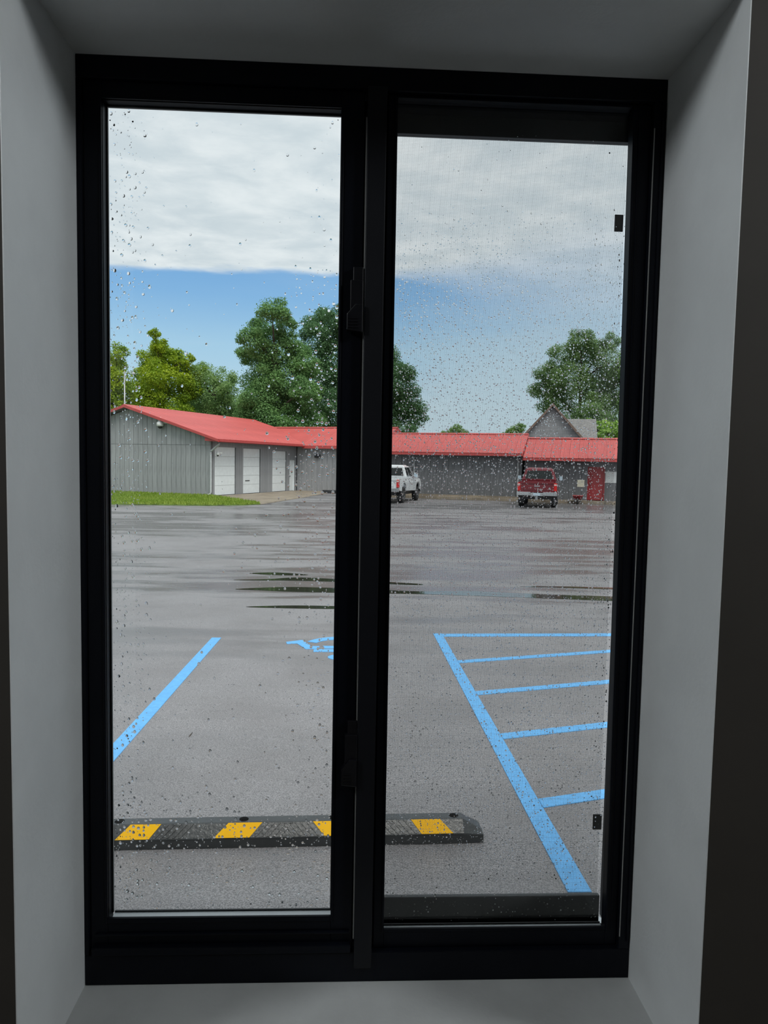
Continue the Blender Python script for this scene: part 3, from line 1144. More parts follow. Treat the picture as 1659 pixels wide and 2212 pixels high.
def garage():
    g = empty('garage', (-8.015, 40.08, -0.4255), -0.4028)
    tag(g, 'grey gabled garage with red metal roof and three white overhead doors', 'garage')
    W, LN = 11.4, 14.0
    XM, OV = -5.7, 0.75                  # ridge line, eave overhang
    ZE, ZA = 3.27, 5.0                   # wall top at the eave, wall top under the ridge
    sl = (ZA - ZE) / 5.7
    # gable wall
    gw = MB().prism_y([(-W, 0), (0, 0), (0, ZE), (XM, ZA), (-W, ZE)], 0.026, 0.20).build('gable_wall', M['joint'], g)
    boards(gw, -W, 0, 0.335, 0.026, 0.02, lambda x: 2.895, M['siding'])
    top = lambda x: (ZA + sl * (x - XM) if x < XM else ZA - sl * (x - XM)) - 0.01
    boards(gw, -W, 0, 0.335, 0.026, 2.915, top, M['siding'])
    # door wall, in pieces between the openings
    sw = MB()
    spans = [(0.20, 0.41), (2.66, 3.48), (5.56, 7.09), (9.03, 9.49), (10.28, 10.5)]
    for a, b in spans:
        sw.box(-0.2, -0.026, a, b, 0, ZE)
    for a, b, z in ((0.41, 2.66, 2.83), (3.48, 5.56, 2.81), (7.09, 9.03, 2.73), (9.49, 10.28, 2.15)):
        sw.box(-0.2, -0.026, a, b, z, ZE)
    sw = sw.build('door_wall', M['joint'], g)
    for a, b in spans:
        a = max(a, 0.0) if a > 0.3 else 0.0
        boards(sw, a, b, 0.21, -0.026, 0.02, lambda t: ZE - 0.05, M['siding'], 'y', 0.015, 0.02)
    for a, b, z in ((0.41, 2.66, 2.83), (3.48, 5.56, 2.81), (7.09, 9.03, 2.73), (9.49, 10.28, 2.15)):
        boards(sw, a, b, b - a, -0.026, z, lambda t: ZE - 0.05, M['siding'], 'y', 0.0, 0.02)
    # far walls
    MB().box(-W, -W + 0.2, 0.2, LN, 0, ZE).build('side_wall', M['siding'], g)
    MB().prism_y([(-W, 0), (0, 0), (0, ZE), (XM, ZA), (-W, ZE)], LN - 0.2, LN).build('back_wall', M['siding'], g)
    # doors
    for a, b, z in ((0.41, 2.66, 2.83), (3.48, 5.56, 2.81), (7.09, 9.03, 2.73)):
        d = MB().box(-0.17, -0.11, a, b, 0.02, z).build('overhead_door', M['joint'], g)
        h = (z - 0.03) / 5
        for i in range(5):
            o = box('door_panel', M['door'], d, -0.11, -0.085, a + 0.012, b - 0.012, 0.03 + i * h + 0.006, 0.03 + (i + 1) * h - 0.006)
        if a > 3 and a < 4:
            box('door_handle', M['dark'], d, -0.085, -0.06, a + 0.35, a + 0.85, 0.80, 0.84)
    d = MB().box(-0.14, -0.10, 9.50, 10.27, 0.02, 2.14).build('entry_door', M['door'], g)
    box('door_frame', M['door'], d, -0.10, -0.05, 9.49, 9.55, 0.0, 2.15)
    box('door_frame', M['door'], d, -0.10, -0.05, 10.22, 10.28, 0.0, 2.15)
    box('door_frame', M['door'], d, -0.10, -0.05, 9.49, 10.28, 2.09, 2.15)
    box('door_handle', M['dark'], d, -0.10, -0.04, 9.62, 9.68, 1.0, 1.06)
    # roof
    rz, ez = ZA + 0.14, ZE - 0.07
    xr, xl = OV, -W - OV
    ro = MB().prism_y([(xl + 0.08, ez - 0.10), (xl + 0.08, ez - 0.04), (XM, rz - 0.04), (xr - 0.08, ez - 0.04), (xr - 0.08, ez - 0.10), (XM, rz - 0.10)], -0.35, LN + 0.35).build('roof', M['soffit'], g)
    roof_slope(ro, (xr, -0.42, ez), (XM, -0.42, rz + 0.03), (0, 1, 0), LN + 0.84)
    roof_slope(ro, (xl, -0.42, ez), (XM, -0.42, rz + 0.03), (0, 1, 0), LN + 0.84)
    MB().prism_y([(XM - 0.22, rz + 0.01), (XM, rz + 0.10), (XM + 0.22, rz + 0.01), (XM, rz + 0.06)], -0.44, LN + 0.44).build('ridge_cap', M['roof'], ro)
    f = M['fascia']
    for ya in (-0.44, LN + 0.36):
        MB().prism_y([(xl, ez - 0.10), (xl, ez + 0.03), (XM, rz + 0.06), (xr, ez + 0.03), (xr, ez - 0.10), (XM, rz - 0.09)], ya, ya + 0.08).build('rake_board', f, g)
    MB().box(xr - 0.08, xr, -0.36, 10.4, ez - 0.13, ez).build('eave_board', f, g)
    MB().prism_y([(-0.15, ez - 0.06), (xr - 0.02, ez - 0.11), (xr - 0.02, ez + 0.0), (-0.15, ez + 0.20)], -0.36, 0.0).build('eave_return', f, g)
    # gutter and downspout on the corner
    downspout(g, [(xr - 0.1, -0.06, ez - 0.12), (xr - 0.14, -0.08, ez - 0.26), (0.10, -0.09, ez - 0.62), (0.06, -0.09, ez - 0.72), (0.06, -0.09, 0.22), (0.04, -0.14, 0.10), (-0.05, -0.32, 0.06)], 0.062)
    MB().box(xr, xr + 0.08, -0.3, 10.3, ez - 0.10, ez - 0.01).build('gutter', M['fascia'], g)
    return g


G_MAT = Matrix.Translation((-8.015, 40.08, -0.4255)) @ Matrix.Rotation(-0.4028, 4, 'Z')
GARAGE = garage()


def security_camera(local, label, s):
    c = empty('security_camera', G_MAT @ Vector(local), -0.4028)
    tag(c, label, 'camera', 'white security cameras on the garage')
    MB().box(0.10 * s, 0.42 * s, -0.10 * s, 0.0, 0.02 * s, 0.16 * s).build('mount_arm', M['white'], c, 0.01)
    MB().lathe([(0.05 * s, 0.34 * s), (0.08 * s, 0.30 * s), (0.09 * s, 0.14 * s), (0.17 * s, 0.06 * s), (0.18 * s, -0.10 * s), (0.13 * s, -0.14 * s)], 'z', 18, (0, -0.19 * s, 0)).build('camera_body', M['white'], c, smooth=True)
    MB().lathe([(0.125 * s, -0.14 * s), (0.11 * s, -0.20 * s), (0.06 * s, -0.25 * s), (0.01 * s, -0.265 * s)], 'z', 18, (0, -0.19 * s, 0)).build('camera_dome', M['dark'], c, smooth=True)


security_camera((-3.30, -0.001, 4.10), 'white dome security camera high on the grey gable wall', 1.1)
security_camera((0.30, 0.36, 2.42), 'small white security camera beside the downspout elbow at the garage corner', 0.55)


def wing():
    a = GARAGE        # built on to the garage at a right angle
    x0, x1, yf, yb, yr = 0.0, 5.9, 10.55, 18.1, 14.3
    ze, zr = 3.17, 4.58
    w = MB().box(x0 + 0.02, x1, yf, yf + 0.2, 0, ze + 0.1).build('wing_front_wall', M['joint'], a)
    boards(w, x0 + 0.02, x1, 0.40, yf, 0.02, lambda t: ze, M['siding'], 'x', 0.012, 0.02)
    MB().prism_x([(yf + 0.2, 0), (yb, 0), (yb, ze + 0.1), (yr, zr), (yf + 0.2, ze + 0.25)], x1 - 0.2, x1).build('wing_end_wall', M['siding'], a)
    MB().box(-0.0, x1 - 0.2, yb - 0.2, yb, 0, ze).build('wing_back_wall', M['siding'], a)
    # the roof runs into the garage slope, so each panel starts where it meets it
    ro = MB().prism_x([(10.15, ze - 0.06), (yr, zr - 0.02), (18.5, ze - 0.06), (18.5, ze - 0.12), (yr, zr - 0.10), (10.15, ze - 0.12)], 0.6, x1 + 0.2).build('wing_roof', M['soffit'], a)
    roof_slope(ro, (0.55, 10.1, ze - 0.04), (0.55, yr, zr), (1, 0, 0), x1 + 0.25 - 0.55)
    roof_slope(ro, (0.55, 18.55, ze - 0.04), (0.55, yr, zr), (1, 0, 0), x1 + 0.25 - 0.55)
    # the part over the garage slope, tapering to a point at the ridge
    E, R = Vector((0.55, 10.12, ze - 0.0)), Vector((0.55, yr, zr + 0.035))
    k = -4.35
    m = MB()
    m.hexa([(0.62, 10.3, ze - 0.06), (0.62, yr, zr - 0.05), (k, yr, zr - 0.05)], [(0.62, 10.12, ze + 0.02), (0.62, yr, zr + 0.045), (k, yr, zr + 0.045)])
    m.build('valley_panel', M['roof'], ro)
    MB().prism_x([(yr - 0.2, zr + 0.02), (yr, zr + 0.10), (yr + 0.2, zr + 0.02), (yr, zr + 0.06)], -4.3, x1 + 0.3).build('ridge_cap', M['roof'], ro)
    MB().prism_x([(10.08, ze - 0.20), (10.16, ze - 0.20), (10.16, ze - 0.03), (10.08, ze - 0.03)], 0.62, x1 + 0.22).build('eave_board', M['fascia'], a)
    MB().prism_x([(10.1, ze - 0.22), (10.1, ze - 0.02), (yr, zr + 0.04), (18.5, ze - 0.02), (18.5, ze - 0.22), (yr, zr - 0.18)], x1 + 0.20, x1 + 0.28).build('rake_board', M['fascia'], a)
    v = box('wall_lamp', M['dark'], a, 1.45, 1.85, yf - 0.20, yf - 0.02, 2.34, 2.58, 0.02)


wing()
p = G_MAT @ Vector((3.45, 8.6, 0))
bl = empty('dark_block', (p.x, p.y, -0.4255), -0.35)
tag(bl, 'low dark block on the ground in front of the grey wing wall', 'curb block')
MB().prism_x([(-0.16, 0), (-0.12, 0.20), (0.12, 0.20), (0.16, 0)], -0.45, 0.45).build('block_body', M['dark'], bl, 0.02)

B_ROT = -0.33
B_MAT = Matrix.Translation((5.31, 41.78, -0.4255)) @ Matrix.Rotation(B_ROT, 4, 'Z')


def row_building(name, label, x0, x1, ze, zr, eave, ridge, wall_m, cut=()):
    b = empty(name, (5.31, 41.78, -0.4255), B_ROT)
    tag(b, label, 'building')
    yb = 2 * ridge - 0.3
    fr = MB()
    edges = [x0] + [v for c in cut for v in c[:2]] + [x1]
    zt = ze + 0.22
    for i in range(0, len(edges), 2):
        fr.box(edges[i], edges[i + 1], 0.0, 0.18, 0, zt)
    for c0, c1, cz0, cz1 in cut:
        fr.box(c0, c1, 0.0, 0.18, cz1, zt)
        if cz0 > 0.3:
            fr.box(c0, c1, 0.0, 0.18, 0, cz0)
    fr = fr.build('front_wall', M['joint'], b)
    for i in range(0, len(edges), 2):
        if edges[i + 1] - edges[i] > 0.05:
            boards(fr, edges[i], edges[i + 1], 0.36, 0.0, 0.02, lambda t: ze + 0.12, wall_m, 'x', 0.012, 0.022)
    for c0, c1, cz0, cz1 in cut:
        boards(fr, c0, c1, c1 - c0, 0.0, cz1, lambda t: ze + 0.12, wall_m, 'x', 0.0, 0.022)
        if cz0 > 0.3:
            boards(fr, c0, c1, c1 - c0, 0.0, 0.02, lambda t: cz0, wall_m, 'x', 0.0, 0.022)
    sl = (zr - ze) / (ridge - eave)
    for xa, xb in ((x0, x0 + 0.18), (x1 - 0.18, x1)):
        MB().prism_x([(0.18, 0), (yb, 0), (yb, zr - sl * (yb - ridge) - 0.1), (ridge, zr - 0.1), (0.18, zr - sl * (ridge - 0.18) - 0.1)], xa, xb).build('end_wall', wall_m, b)
    MB().box(x0 + 0.18, x1 - 0.18, yb - 0.18, yb, 0, ze).build('back_wall', wall_m, b)
    yo = 2 * ridge - eave
    ro = MB().prism_x([(eave + 0.04, ze - 0.05), (ridge, zr - 0.03), (yo - 0.04, ze - 0.05), (yo - 0.04, ze - 0.11), (ridge, zr - 0.09), (eave + 0.04, ze - 0.11)], x0 - 0.02, x1 + 0.02).build('roof', M['soffit'], b)
    roof_slope(ro, (x0 - 0.05, eave, ze - 0.03), (x0 - 0.05, ridge, zr), (1, 0, 0), x1 - x0 + 0.10, 0.5)
    roof_slope(ro, (x0 - 0.05, yo, ze - 0.03), (x0 - 0.05, ridge, zr), (1, 0, 0), x1 - x0 + 0.10, 0.5)
    MB().prism_x([(ridge - 0.2, zr + 0.01), (ridge, zr + 0.09), (ridge + 0.2, zr + 0.01), (ridge, zr + 0.05)], x0 - 0.06, x1 + 0.06).build('ridge_cap', M['roof'], ro)
    MB().box(x0 - 0.04, x1 + 0.04, eave - 0.0, eave + 0.06, ze - 0.17, ze - 0.035).build('eave_board', M['fascia'], b)
    for xa in (x0 - 0.06, x1 + 0.02):
        MB().prism_x([(eave, ze - 0.17), (eave, ze - 0.02), (ridge, zr + 0.03), (yo, ze - 0.02), (yo, ze - 0.17), (ridge, zr - 0.14)], xa, xa + 0.05).build('rake_board', M['fascia'], b)
    return b


shed = row_building('long_shed', 'long dark grey shed with red roof behind the white and red trucks', -4.6, 4.82, 2.77, 3.98, -0.6, 3.0, M['darksiding'])
MB().tube([(-1.61, -0.5, 2.48), (-1.61, -0.12, 2.30), (-1.61, -0.08, 2.2), (-1.61, -0.08, 0.1), (-1.61, -0.22, 0.04)], 0.045, 8).build('downspout', M['gutter'], shed, smooth=True)
MB().tube([(4.6, -0.5, 2.48), (4.6, -0.12, 2.30), (4.6, -0.08, 2.2), (4.6, -0.08, 0.1), (4.6, -0.22, 0.04)], 0.045, 8).build('downspout', M['gutter'], shed, smooth=True)
low = row_building('low_shed', 'lower grey red roofed shed with a red door at the right', 4.97, 14.0, 2.54, 3.72, -0.7, 2.4, M['darksiding'],
                   ((8.55, 9.40, 0.2, 2.02), (9.46, 10.75, 1.235, 1.845)))
d = MB().box(8.57, 9.38, 0.04, 0.09, 0.2, 2.01).build('red_door', M['reddoor'], low)
box('door_panel', M['reddoor'], d, 8.67, 9.28, 0.025, 0.04, 0.35, 1.05)
box('door_panel', M['reddoor'], d, 8.67, 9.28, 0.025, 0.04, 1.15, 1.85)
for a, b, z0, z1 in ((8.51, 8.565, 0.2, 2.07), (9.385, 9.44, 0.2, 2.07), (8.51, 9.44, 2.015, 2.07)):
    box('door_frame', M['reddoor'], d, a, b, -0.03, 0.05, z0, z1)
box('door_knob', M['chrome'], d, 8.64, 8.70, -0.02, 0.03, 1.08, 1.14, 0.01)
wn = MB().box(9.46, 10.75, 0.06, 0.09, 1.235, 1.845).build('shed_window', M['white'], low)
box('window_panel', M['white'], wn, 9.50, 10.09, 0.045, 0.06, 1.275, 1.805)
box('window_panel', M['white'], wn, 10.12, 10.71, 0.045, 0.06, 1.275, 1.805)
box('window_trim', M['white'], wn, 9.44, 10.77, -0.03, 0.045, 1.205, 1.245)
# raised walk in front of the sheds
wk = empty('concrete_walk', (5.31, 41.78, -0.4255), B_ROT)
structure(wk, 'tan concrete walk along the foot of the dark sheds')
for i in range(9):
    xa = -4.5 + 2.0 * i
    box('paving_slab', M['concrete'], wk, xa + 0.01, xa + 1.99, -0.55, -0.03, 0.0, 0.17, 0.01)
box('foundation_ledge', M['concrete'], wk, -4.5, 4.75, -0.20, -0.024, 0.17, 0.26)

nb = empty('notice_board', B_MAT @ Vector((8.145, -0.023, 0.93)), B_ROT)
tag(nb, 'small cream panel fixed to the shed wall left of the red door', 'panel')
box('board_panel', M['cream'], nb, -0.195, 0.195, -0.035, 0.0, 0.0, 0.385, 0.004)
box('board_frame', M['white'], nb, -0.215, 0.215, -0.02, 0.0, -0.02, 0.0)
box('board_frame', M['white'], nb, -0.215, 0.215, -0.02, 0.0, 0.385, 0.405)


def wheelbarrow():
    w = empty('wheelbarrow', B_MAT @ Vector((8.03, -1.05, 0.0)), B_ROT)
    tag(w, 'small red wheelbarrow standing below the cream panel', 'wheelbarrow')
    tray = MB()
    tray.hexa([(-0.17, -0.22, 0.26), (0.17, -0.22, 0.26), (0.17, 0.30, 0.26), (-0.17, 0.30, 0.26)],
              [(-0.29, -0.40, 0.47), (0.29, -0.40, 0.47), (0.29, 0.42, 0.47), (-0.29, 0.42, 0.47)])
    del tray.f[1]
    o = tray.build('tray', M['reddoor'], w)
    so = o.modifiers.new('solid', 'SOLIDIFY')
    so.thickness = 0.015
    MB().lathe([(0.10, -0.04), (0.165, -0.045), (0.18, 0.0), (0.165, 0.045), (0.10, 0.04)], 'x', 20, (0, -0.42, 0.18)).build('wheel', M['tire'], w, smooth=True)
    for s in (-1, 1):
        MB().tube([(s * 0.06, -0.44, 0.18), (s * 0.14, -0.2, 0.245), (s * 0.19, 0.3, 0.255), (s * 0.25, 0.62, 0.42)], 0.018, 8).build('handle', M['steel'], w, smooth=True)
        MB().tube([(s * 0.18, 0.24, 0.25), (s * 0.20, 0.28, 0.0)], 0.015, 8).build('leg', M['steel'], w, smooth=True)


wheelbarrow()


def house():
    h = empty('house', (17.1, 60.0, -0.42), -0.27)
    tag(h, 'grey gabled house rising behind the low red shed roof', 'house')
    zw, za, hw, ln = 4.1, 7.25, 2.75, 9.0
    gw = MB().prism_y([(-hw, 0), (hw, 0), (hw, zw), (0, za - 0.1), (-hw, zw)], 0.03, 0.2).build('gable_wall', M['joint'], h)
    n = int((za - 0.25) / 0.24)
    for i in range(n):
        z = 0.02 + 0.24 * i
        a = hw if z + 0.23 < zw else hw * (za - 0.12 - z - 0.23) / (za - 0.12 - zw)
        b = hw if z < zw else hw * (za - 0.12 - z) / (za - 0.12 - zw)
        if a > 0.05:
            MB().prism_y([(-b, z), (b, z), (a, z + 0.232), (-a, z + 0.232)], 0.0, 0.03).build('siding_board', M['housewall'], gw)
    for s in (-1, 1):
        MB().box(s * hw - 0.1, s * hw + 0.1, 0.2, ln, 0, zw).build('side_wall', M['housewall'], h)
        r = MB()
        r.hexa([(0, -0.3, za), (s * (hw + 0.45), -0.3, zw - 0.45), (s * (hw + 0.45), ln, zw - 0.45), (0, ln, za)],
               [(0, -0.3, za + 0.14), (s * (hw + 0.45), -0.3, zw - 0.31), (s * (hw + 0.45), ln, zw - 0.31), (0, ln, za + 0.14)])
        r.build('roof_slope', M['houseroof'], h)
        r = MB()
        r.hexa([(0, -0.36, za - 0.1), (s * (hw + 0.47), -0.36, zw - 0.56), (s * (hw + 0.47), -0.3, zw - 0.56), (0, -0.3, za - 0.1)],
               [(0, -0.36, za + 0.15), (s * (hw + 0.47), -0.36, zw - 0.30), (s * (hw + 0.47), -0.3, zw - 0.30), (0, -0.3, za + 0.15)])
        r.build('rake_trim', M['housetrim'], h)
    # cross wing on the right
    MB().box(hw + 0.1, hw + 1.0, 2.0, 8.0, 0, 4.2).build('wing_wall', M['housewall'], h)
    r = MB()
    r.hexa([(0.8, 5.0, 6.25), (hw + 1.15, 5.0, 6.25), (hw + 1.15, 1.6, 3.95), (0.8, 1.6, 3.95)],
           [(0.8, 5.0, 6.4), (hw + 1.15, 5.0, 6.4), (hw + 1.15, 1.6, 4.1), (0.8, 1.6, 4.1)])
    r.build('wing_roof', M['houseroof'], h)
    r = MB()
    r.hexa([(0.8, 5.0, 6.25), (hw + 1.15, 5.0, 6.25), (hw + 1.15, 8.4, 3.95), (0.8, 8.4, 3.95)],
           [(0.8, 5.0, 6.4), (hw + 1.15, 5.0, 6.4), (hw + 1.15, 8.4, 4.1), (0.8, 8.4, 4.1)])
    r.build('wing_roof', M['houseroof'], h)
    MB().prism_x([(2.0, 4.1), (8.0, 4.1), (5.0, 6.2)], hw + 0.85, hw + 1.0).build('wing_gable', M['housewall'], h)


house()


# ------------------------------------------------------------------ street light behind the garage
sl_ = empty('street_light', (-19.9, 63.0, -0.42))
tag(sl_, 'thin grey street light pole rising behind the garage ridge', 'street light')
MB().tube([(0, 0, 0), (0, 0, 9.6)], [0.10, 0.06], 10).build('pole', M['steel'], sl_, smooth=True)
MB().tube([(0, 0, 9.3), (0.35, 0, 9.55), (0.7, 0, 9.5)], 0.03, 8).build('arm', M['steel'], sl_, smooth=True)
MB().lathe([(0.03, 0.12), (0.10, 0.07), (0.15, -0.05), (0.12, -0.10)], 'z', 14, (0.78, 0, 9.42)).build('lamp_head', M['gutter'], sl_, smooth=True)


# ------------------------------------------------------------------ pickups
def pickup(loc, rz, label, paint, ext):
    """rear bumper at y = 0, nose along +y"""
    t = empty('pickup_truck', loc, rz)
    tag(t, label, 'truck', 'pickups parked at the shed')
    HW = 0.95
    wr, y1, y2 = 0.40, 1.12, 4.22 if ext else 4.12
    zf, zb = 0.62, 1.30                    # sill, bed rail height

    def arch(yc, r=0.49, n=10):
        return [(yc - r * math.cos(math.pi * i / n), zf + 0.02 + (r - 0.06) * math.sin(math.pi * i / n)) for i in range(n + 1)]
    prof = [(0.06, zf + 0.08)] + [(y1 - 0.52, zf)] + arch(y1) + [(y2 - 0.52, zf - 0.04)] + arch(y2) + \
           [(4.92, zf + 0.02), (5.00, 0.86), (4.95, 1.20), (4.6, 1.27), (3.55, 1.30), (1.8, 1.32), (0.04, zb)]
    for s in (-1, 1):
        a = [(s * (HW - 0.10), y, z) for y, z in prof]
        b = [(s * (HW - (0.05 if z > 1.15 else 0.0)), y, z) for y, z in prof]
        MB().hexa(a, b).build('side_panel', paint, t, 0.015)
    # tailgate with pressed panel, bed floor, bulkhead, hood, nose
    tg = MB()
    tg.box(-HW + 0.13, HW - 0.13, 0.03, 0.10, zf + 0.16, zb)
    tg.box(-HW + 0.13, HW - 0.13, 0.0, 0.03, zb - 0.10, zb)
    tg.box(-HW + 0.30, HW - 0.30, 0.012, 0.03, zf + 0.26, zb - 0.18)
    tg = tg.build('tailgate', paint, t, 0.012)
    box('tailgate_handle', M['chrome'], tg, -0.13, 0.13, -0.012, 0.02, 1.06, 1.11, 0.008)
    box('bed_floor', M['dark'], t, -HW + 0.10, HW - 0.10, 0.10, 1.8, 0.80, 0.84)
    box('underbody', M['dark'], t, -HW + 0.22, HW - 0.22, 0.35, 4.75, 0.42, 0.80)
    hd = MB()
    hd.hexa([(-HW + 0.06, 3.5, 1.1), (HW - 0.06, 3.5, 1.1), (HW - 0.08, 4.96, 1.0), (-HW + 0.08, 4.96, 1.0)],
            [(-HW + 0.10, 3.5, 1.36), (HW - 0.10, 3.5, 1.36), (HW - 0.16, 4.9, 1.25), (-HW + 0.16, 4.9, 1.25)])
    hd.build('hood', paint, t, 0.03)
    box('grille', M['chrome'], t, -HW + 0.15, HW - 0.15, 4.92, 5.02, 0.72, 1.12, 0.02)
    box('front_bumper', M['chrome'], t, -HW, HW, 4.96, 5.10, 0.48, 0.70, 0.03)
    # cab: lower box to the belt line, then the greenhouse
    yc0, yc1, zr = 1.82, 3.58, 1.94
    box('cab_lower', paint, t, -HW + 0.09, HW - 0.09, yc0, yc1, 0.60, 1.34)
    lo = [(-HW + 0.06, yc0, 1.33), (HW - 0.06, yc0, 1.33), (HW - 0.06, yc1 + 0.02, 1.33), (-HW + 0.06, yc1 + 0.02, 1.33)]
    up = [(-HW + 0.26, yc0 + 0.13, zr), (HW - 0.26, yc0 + 0.13, zr), (HW - 0.26, yc1 - 0.62, zr), (-HW + 0.26, yc1 - 0.62, zr)]

    def lerp(f, inset=0.0):
        return [tuple(l[i] + (u[i] - l[i]) * f for i in range(3)) for l, u in zip(lo, up)]
    gh = MB().hexa(lerp(0.0), lerp(1.0)).build('cab_upper', paint, t, 0.05, segs=3)

    def pane(name, i, j, u0, u1, f0, f1, off):
        def pt(u, f):
            L = lerp(f)
            return Vector(L[i]).lerp(Vector(L[j]), u)
        q = [pt(u0, f0), pt(u1, f0), pt(u1, f1), pt(u0, f1)]
        nrm = (q[1] - q[0]).cross(q[3] - q[0]).normalized()
        cen = (Vector(lo[0]) + Vector(up[2])) / 2
        if nrm.dot(q[0] - cen) < 0:
            nrm = -nrm
        MB().hexa([p - nrm * 0.02 for p in q], [p + nrm * off for p in q]).build(name, M['carglass'], gh)
    pane('rear_window', 0, 1, 0.09, 0.91, 0.14, 0.82, 0.006)
    pane('windshield', 2, 3, 0.06, 0.94, 0.08, 0.88, 0.006)
    for i, j in ((1, 2), (0, 3)):
        if ext:
            pane('side_window', i, j, 0.05, 0.33, 0.10, 0.86, 0.006)
            pane('side_window', i, j, 0.38, 0.86, 0.10, 0.86, 0.006)
        else:
            pane('side_window', i, j, 0.08, 0.86, 0.10, 0.86, 0.006)
    MB().hexa([(-HW + 0.30, yc0 + 0.18, zr - 0.02), (HW - 0.30, yc0 + 0.18, zr - 0.02), (HW - 0.30, yc1 - 0.68, zr - 0.02), (-HW + 0.30, yc1 - 0.68, zr - 0.02)],
              [(-HW + 0.38, yc0 + 0.28, zr + 0.05), (HW - 0.38, yc0 + 0.28, zr + 0.05), (HW - 0.38, yc1 - 0.8, zr + 0.05), (-HW + 0.38, yc1 - 0.8, zr + 0.05)]).build('cab_roof', paint, t, 0.03)
    for s in (-1, 1):
        tl = box('tail_light', M['taillight'], t, *(sorted((s * (HW - 0.14), s * (HW + 0.006)))), 0.0, 0.10, 0.84, 1.24, 0.015)
        tl.name = 'tail_light'
        box('lamp_lens', M['reverse'], tl, *(sorted((s * (HW - 0.13), s * (HW - 0.01)))), -0.008, 0.0, 1.12, 1.20)
        m = MB().box(*(sorted((s * (HW + 0.02), s * (HW + 0.24)))), 3.05, 3.15, 1.30, 1.58).build('side_mirror', M['dark'] if not ext else paint, t, 0.02)
        box('mirror_glass', M['plate'], m, *(sorted((s * (HW + 0.045), s * (HW + 0.215)))), 3.04, 3.05, 1.33, 1.55)
        box('mirror_arm', M['dark'], m, *(sorted((s * (HW - 0.08), s * (HW + 0.04)))), 3.08, 3.13, 1.34, 1.38)
    for s in (-1, 1):
        for y in (y1, y2):
            c = (s * (HW - 0.15), y, wr)
            wo = MB().lathe([(0.22, -0.125), (0.36, -0.13), (wr - 0.01, -0.10), (wr, -0.03), (wr, 0.03), (wr - 0.01, 0.10), (0.36, 0.13), (0.22, 0.125)], 'x', 24, c).build('wheel', M['tire'], t, smooth=False)
            MB().lathe([(0.05, -0.10 * s), (0.10, 0.128 * s), (0.20, 0.10 * s), (0.235, 0.134 * s), (0.24, 0.09 * s)], 'x', 18, c).build('rim', M['steel'], wo)
    bp = MB()
    bp.box(-HW - 0.02, -0.30, -0.16, 0.02, 0.62, 0.80)
    bp.box(0.30, HW + 0.02, -0.16, 0.02, 0.62, 0.80)
    bp.box(-0.30, 0.30, -0.13, 0.02, 0.60, 0.76)
    bp = bp.build('rear_bumper', M['chrome'] if not ext else M['steel'], t, 0.015)
    box('license_plate', M['plate'], bp, -0.17, 0.17, -0.142, -0.13, 0.62, 0.755)
    hi = MB()
    hi.box(-0.05, 0.05, -0.20, 0.4, 0.47, 0.56)
    hi.box(-0.06, 0.06, -0.26, -0.16, 0.42, 0.60)
    hi.build('trailer_hitch', M['steel'], t, 0.005)
    for s in (-1, 1):
        box('mud_flap', M['dark'], t, s * (HW - 0.15) - 0.15, s * (HW - 0.15) + 0.15, 0.68, 0.70, 0.20, 0.66)
    return t


GZ = -0.4255
pickup((9.12, 33.85, GZ), -0.305, 'dark red pickup truck parked nose in, seen squarely from behind', M['redpaint'], False)
pickup((1.50, 35.6, GZ), -0.325, 'white pickup truck half hidden by the window post', M['whitepaint'], True)


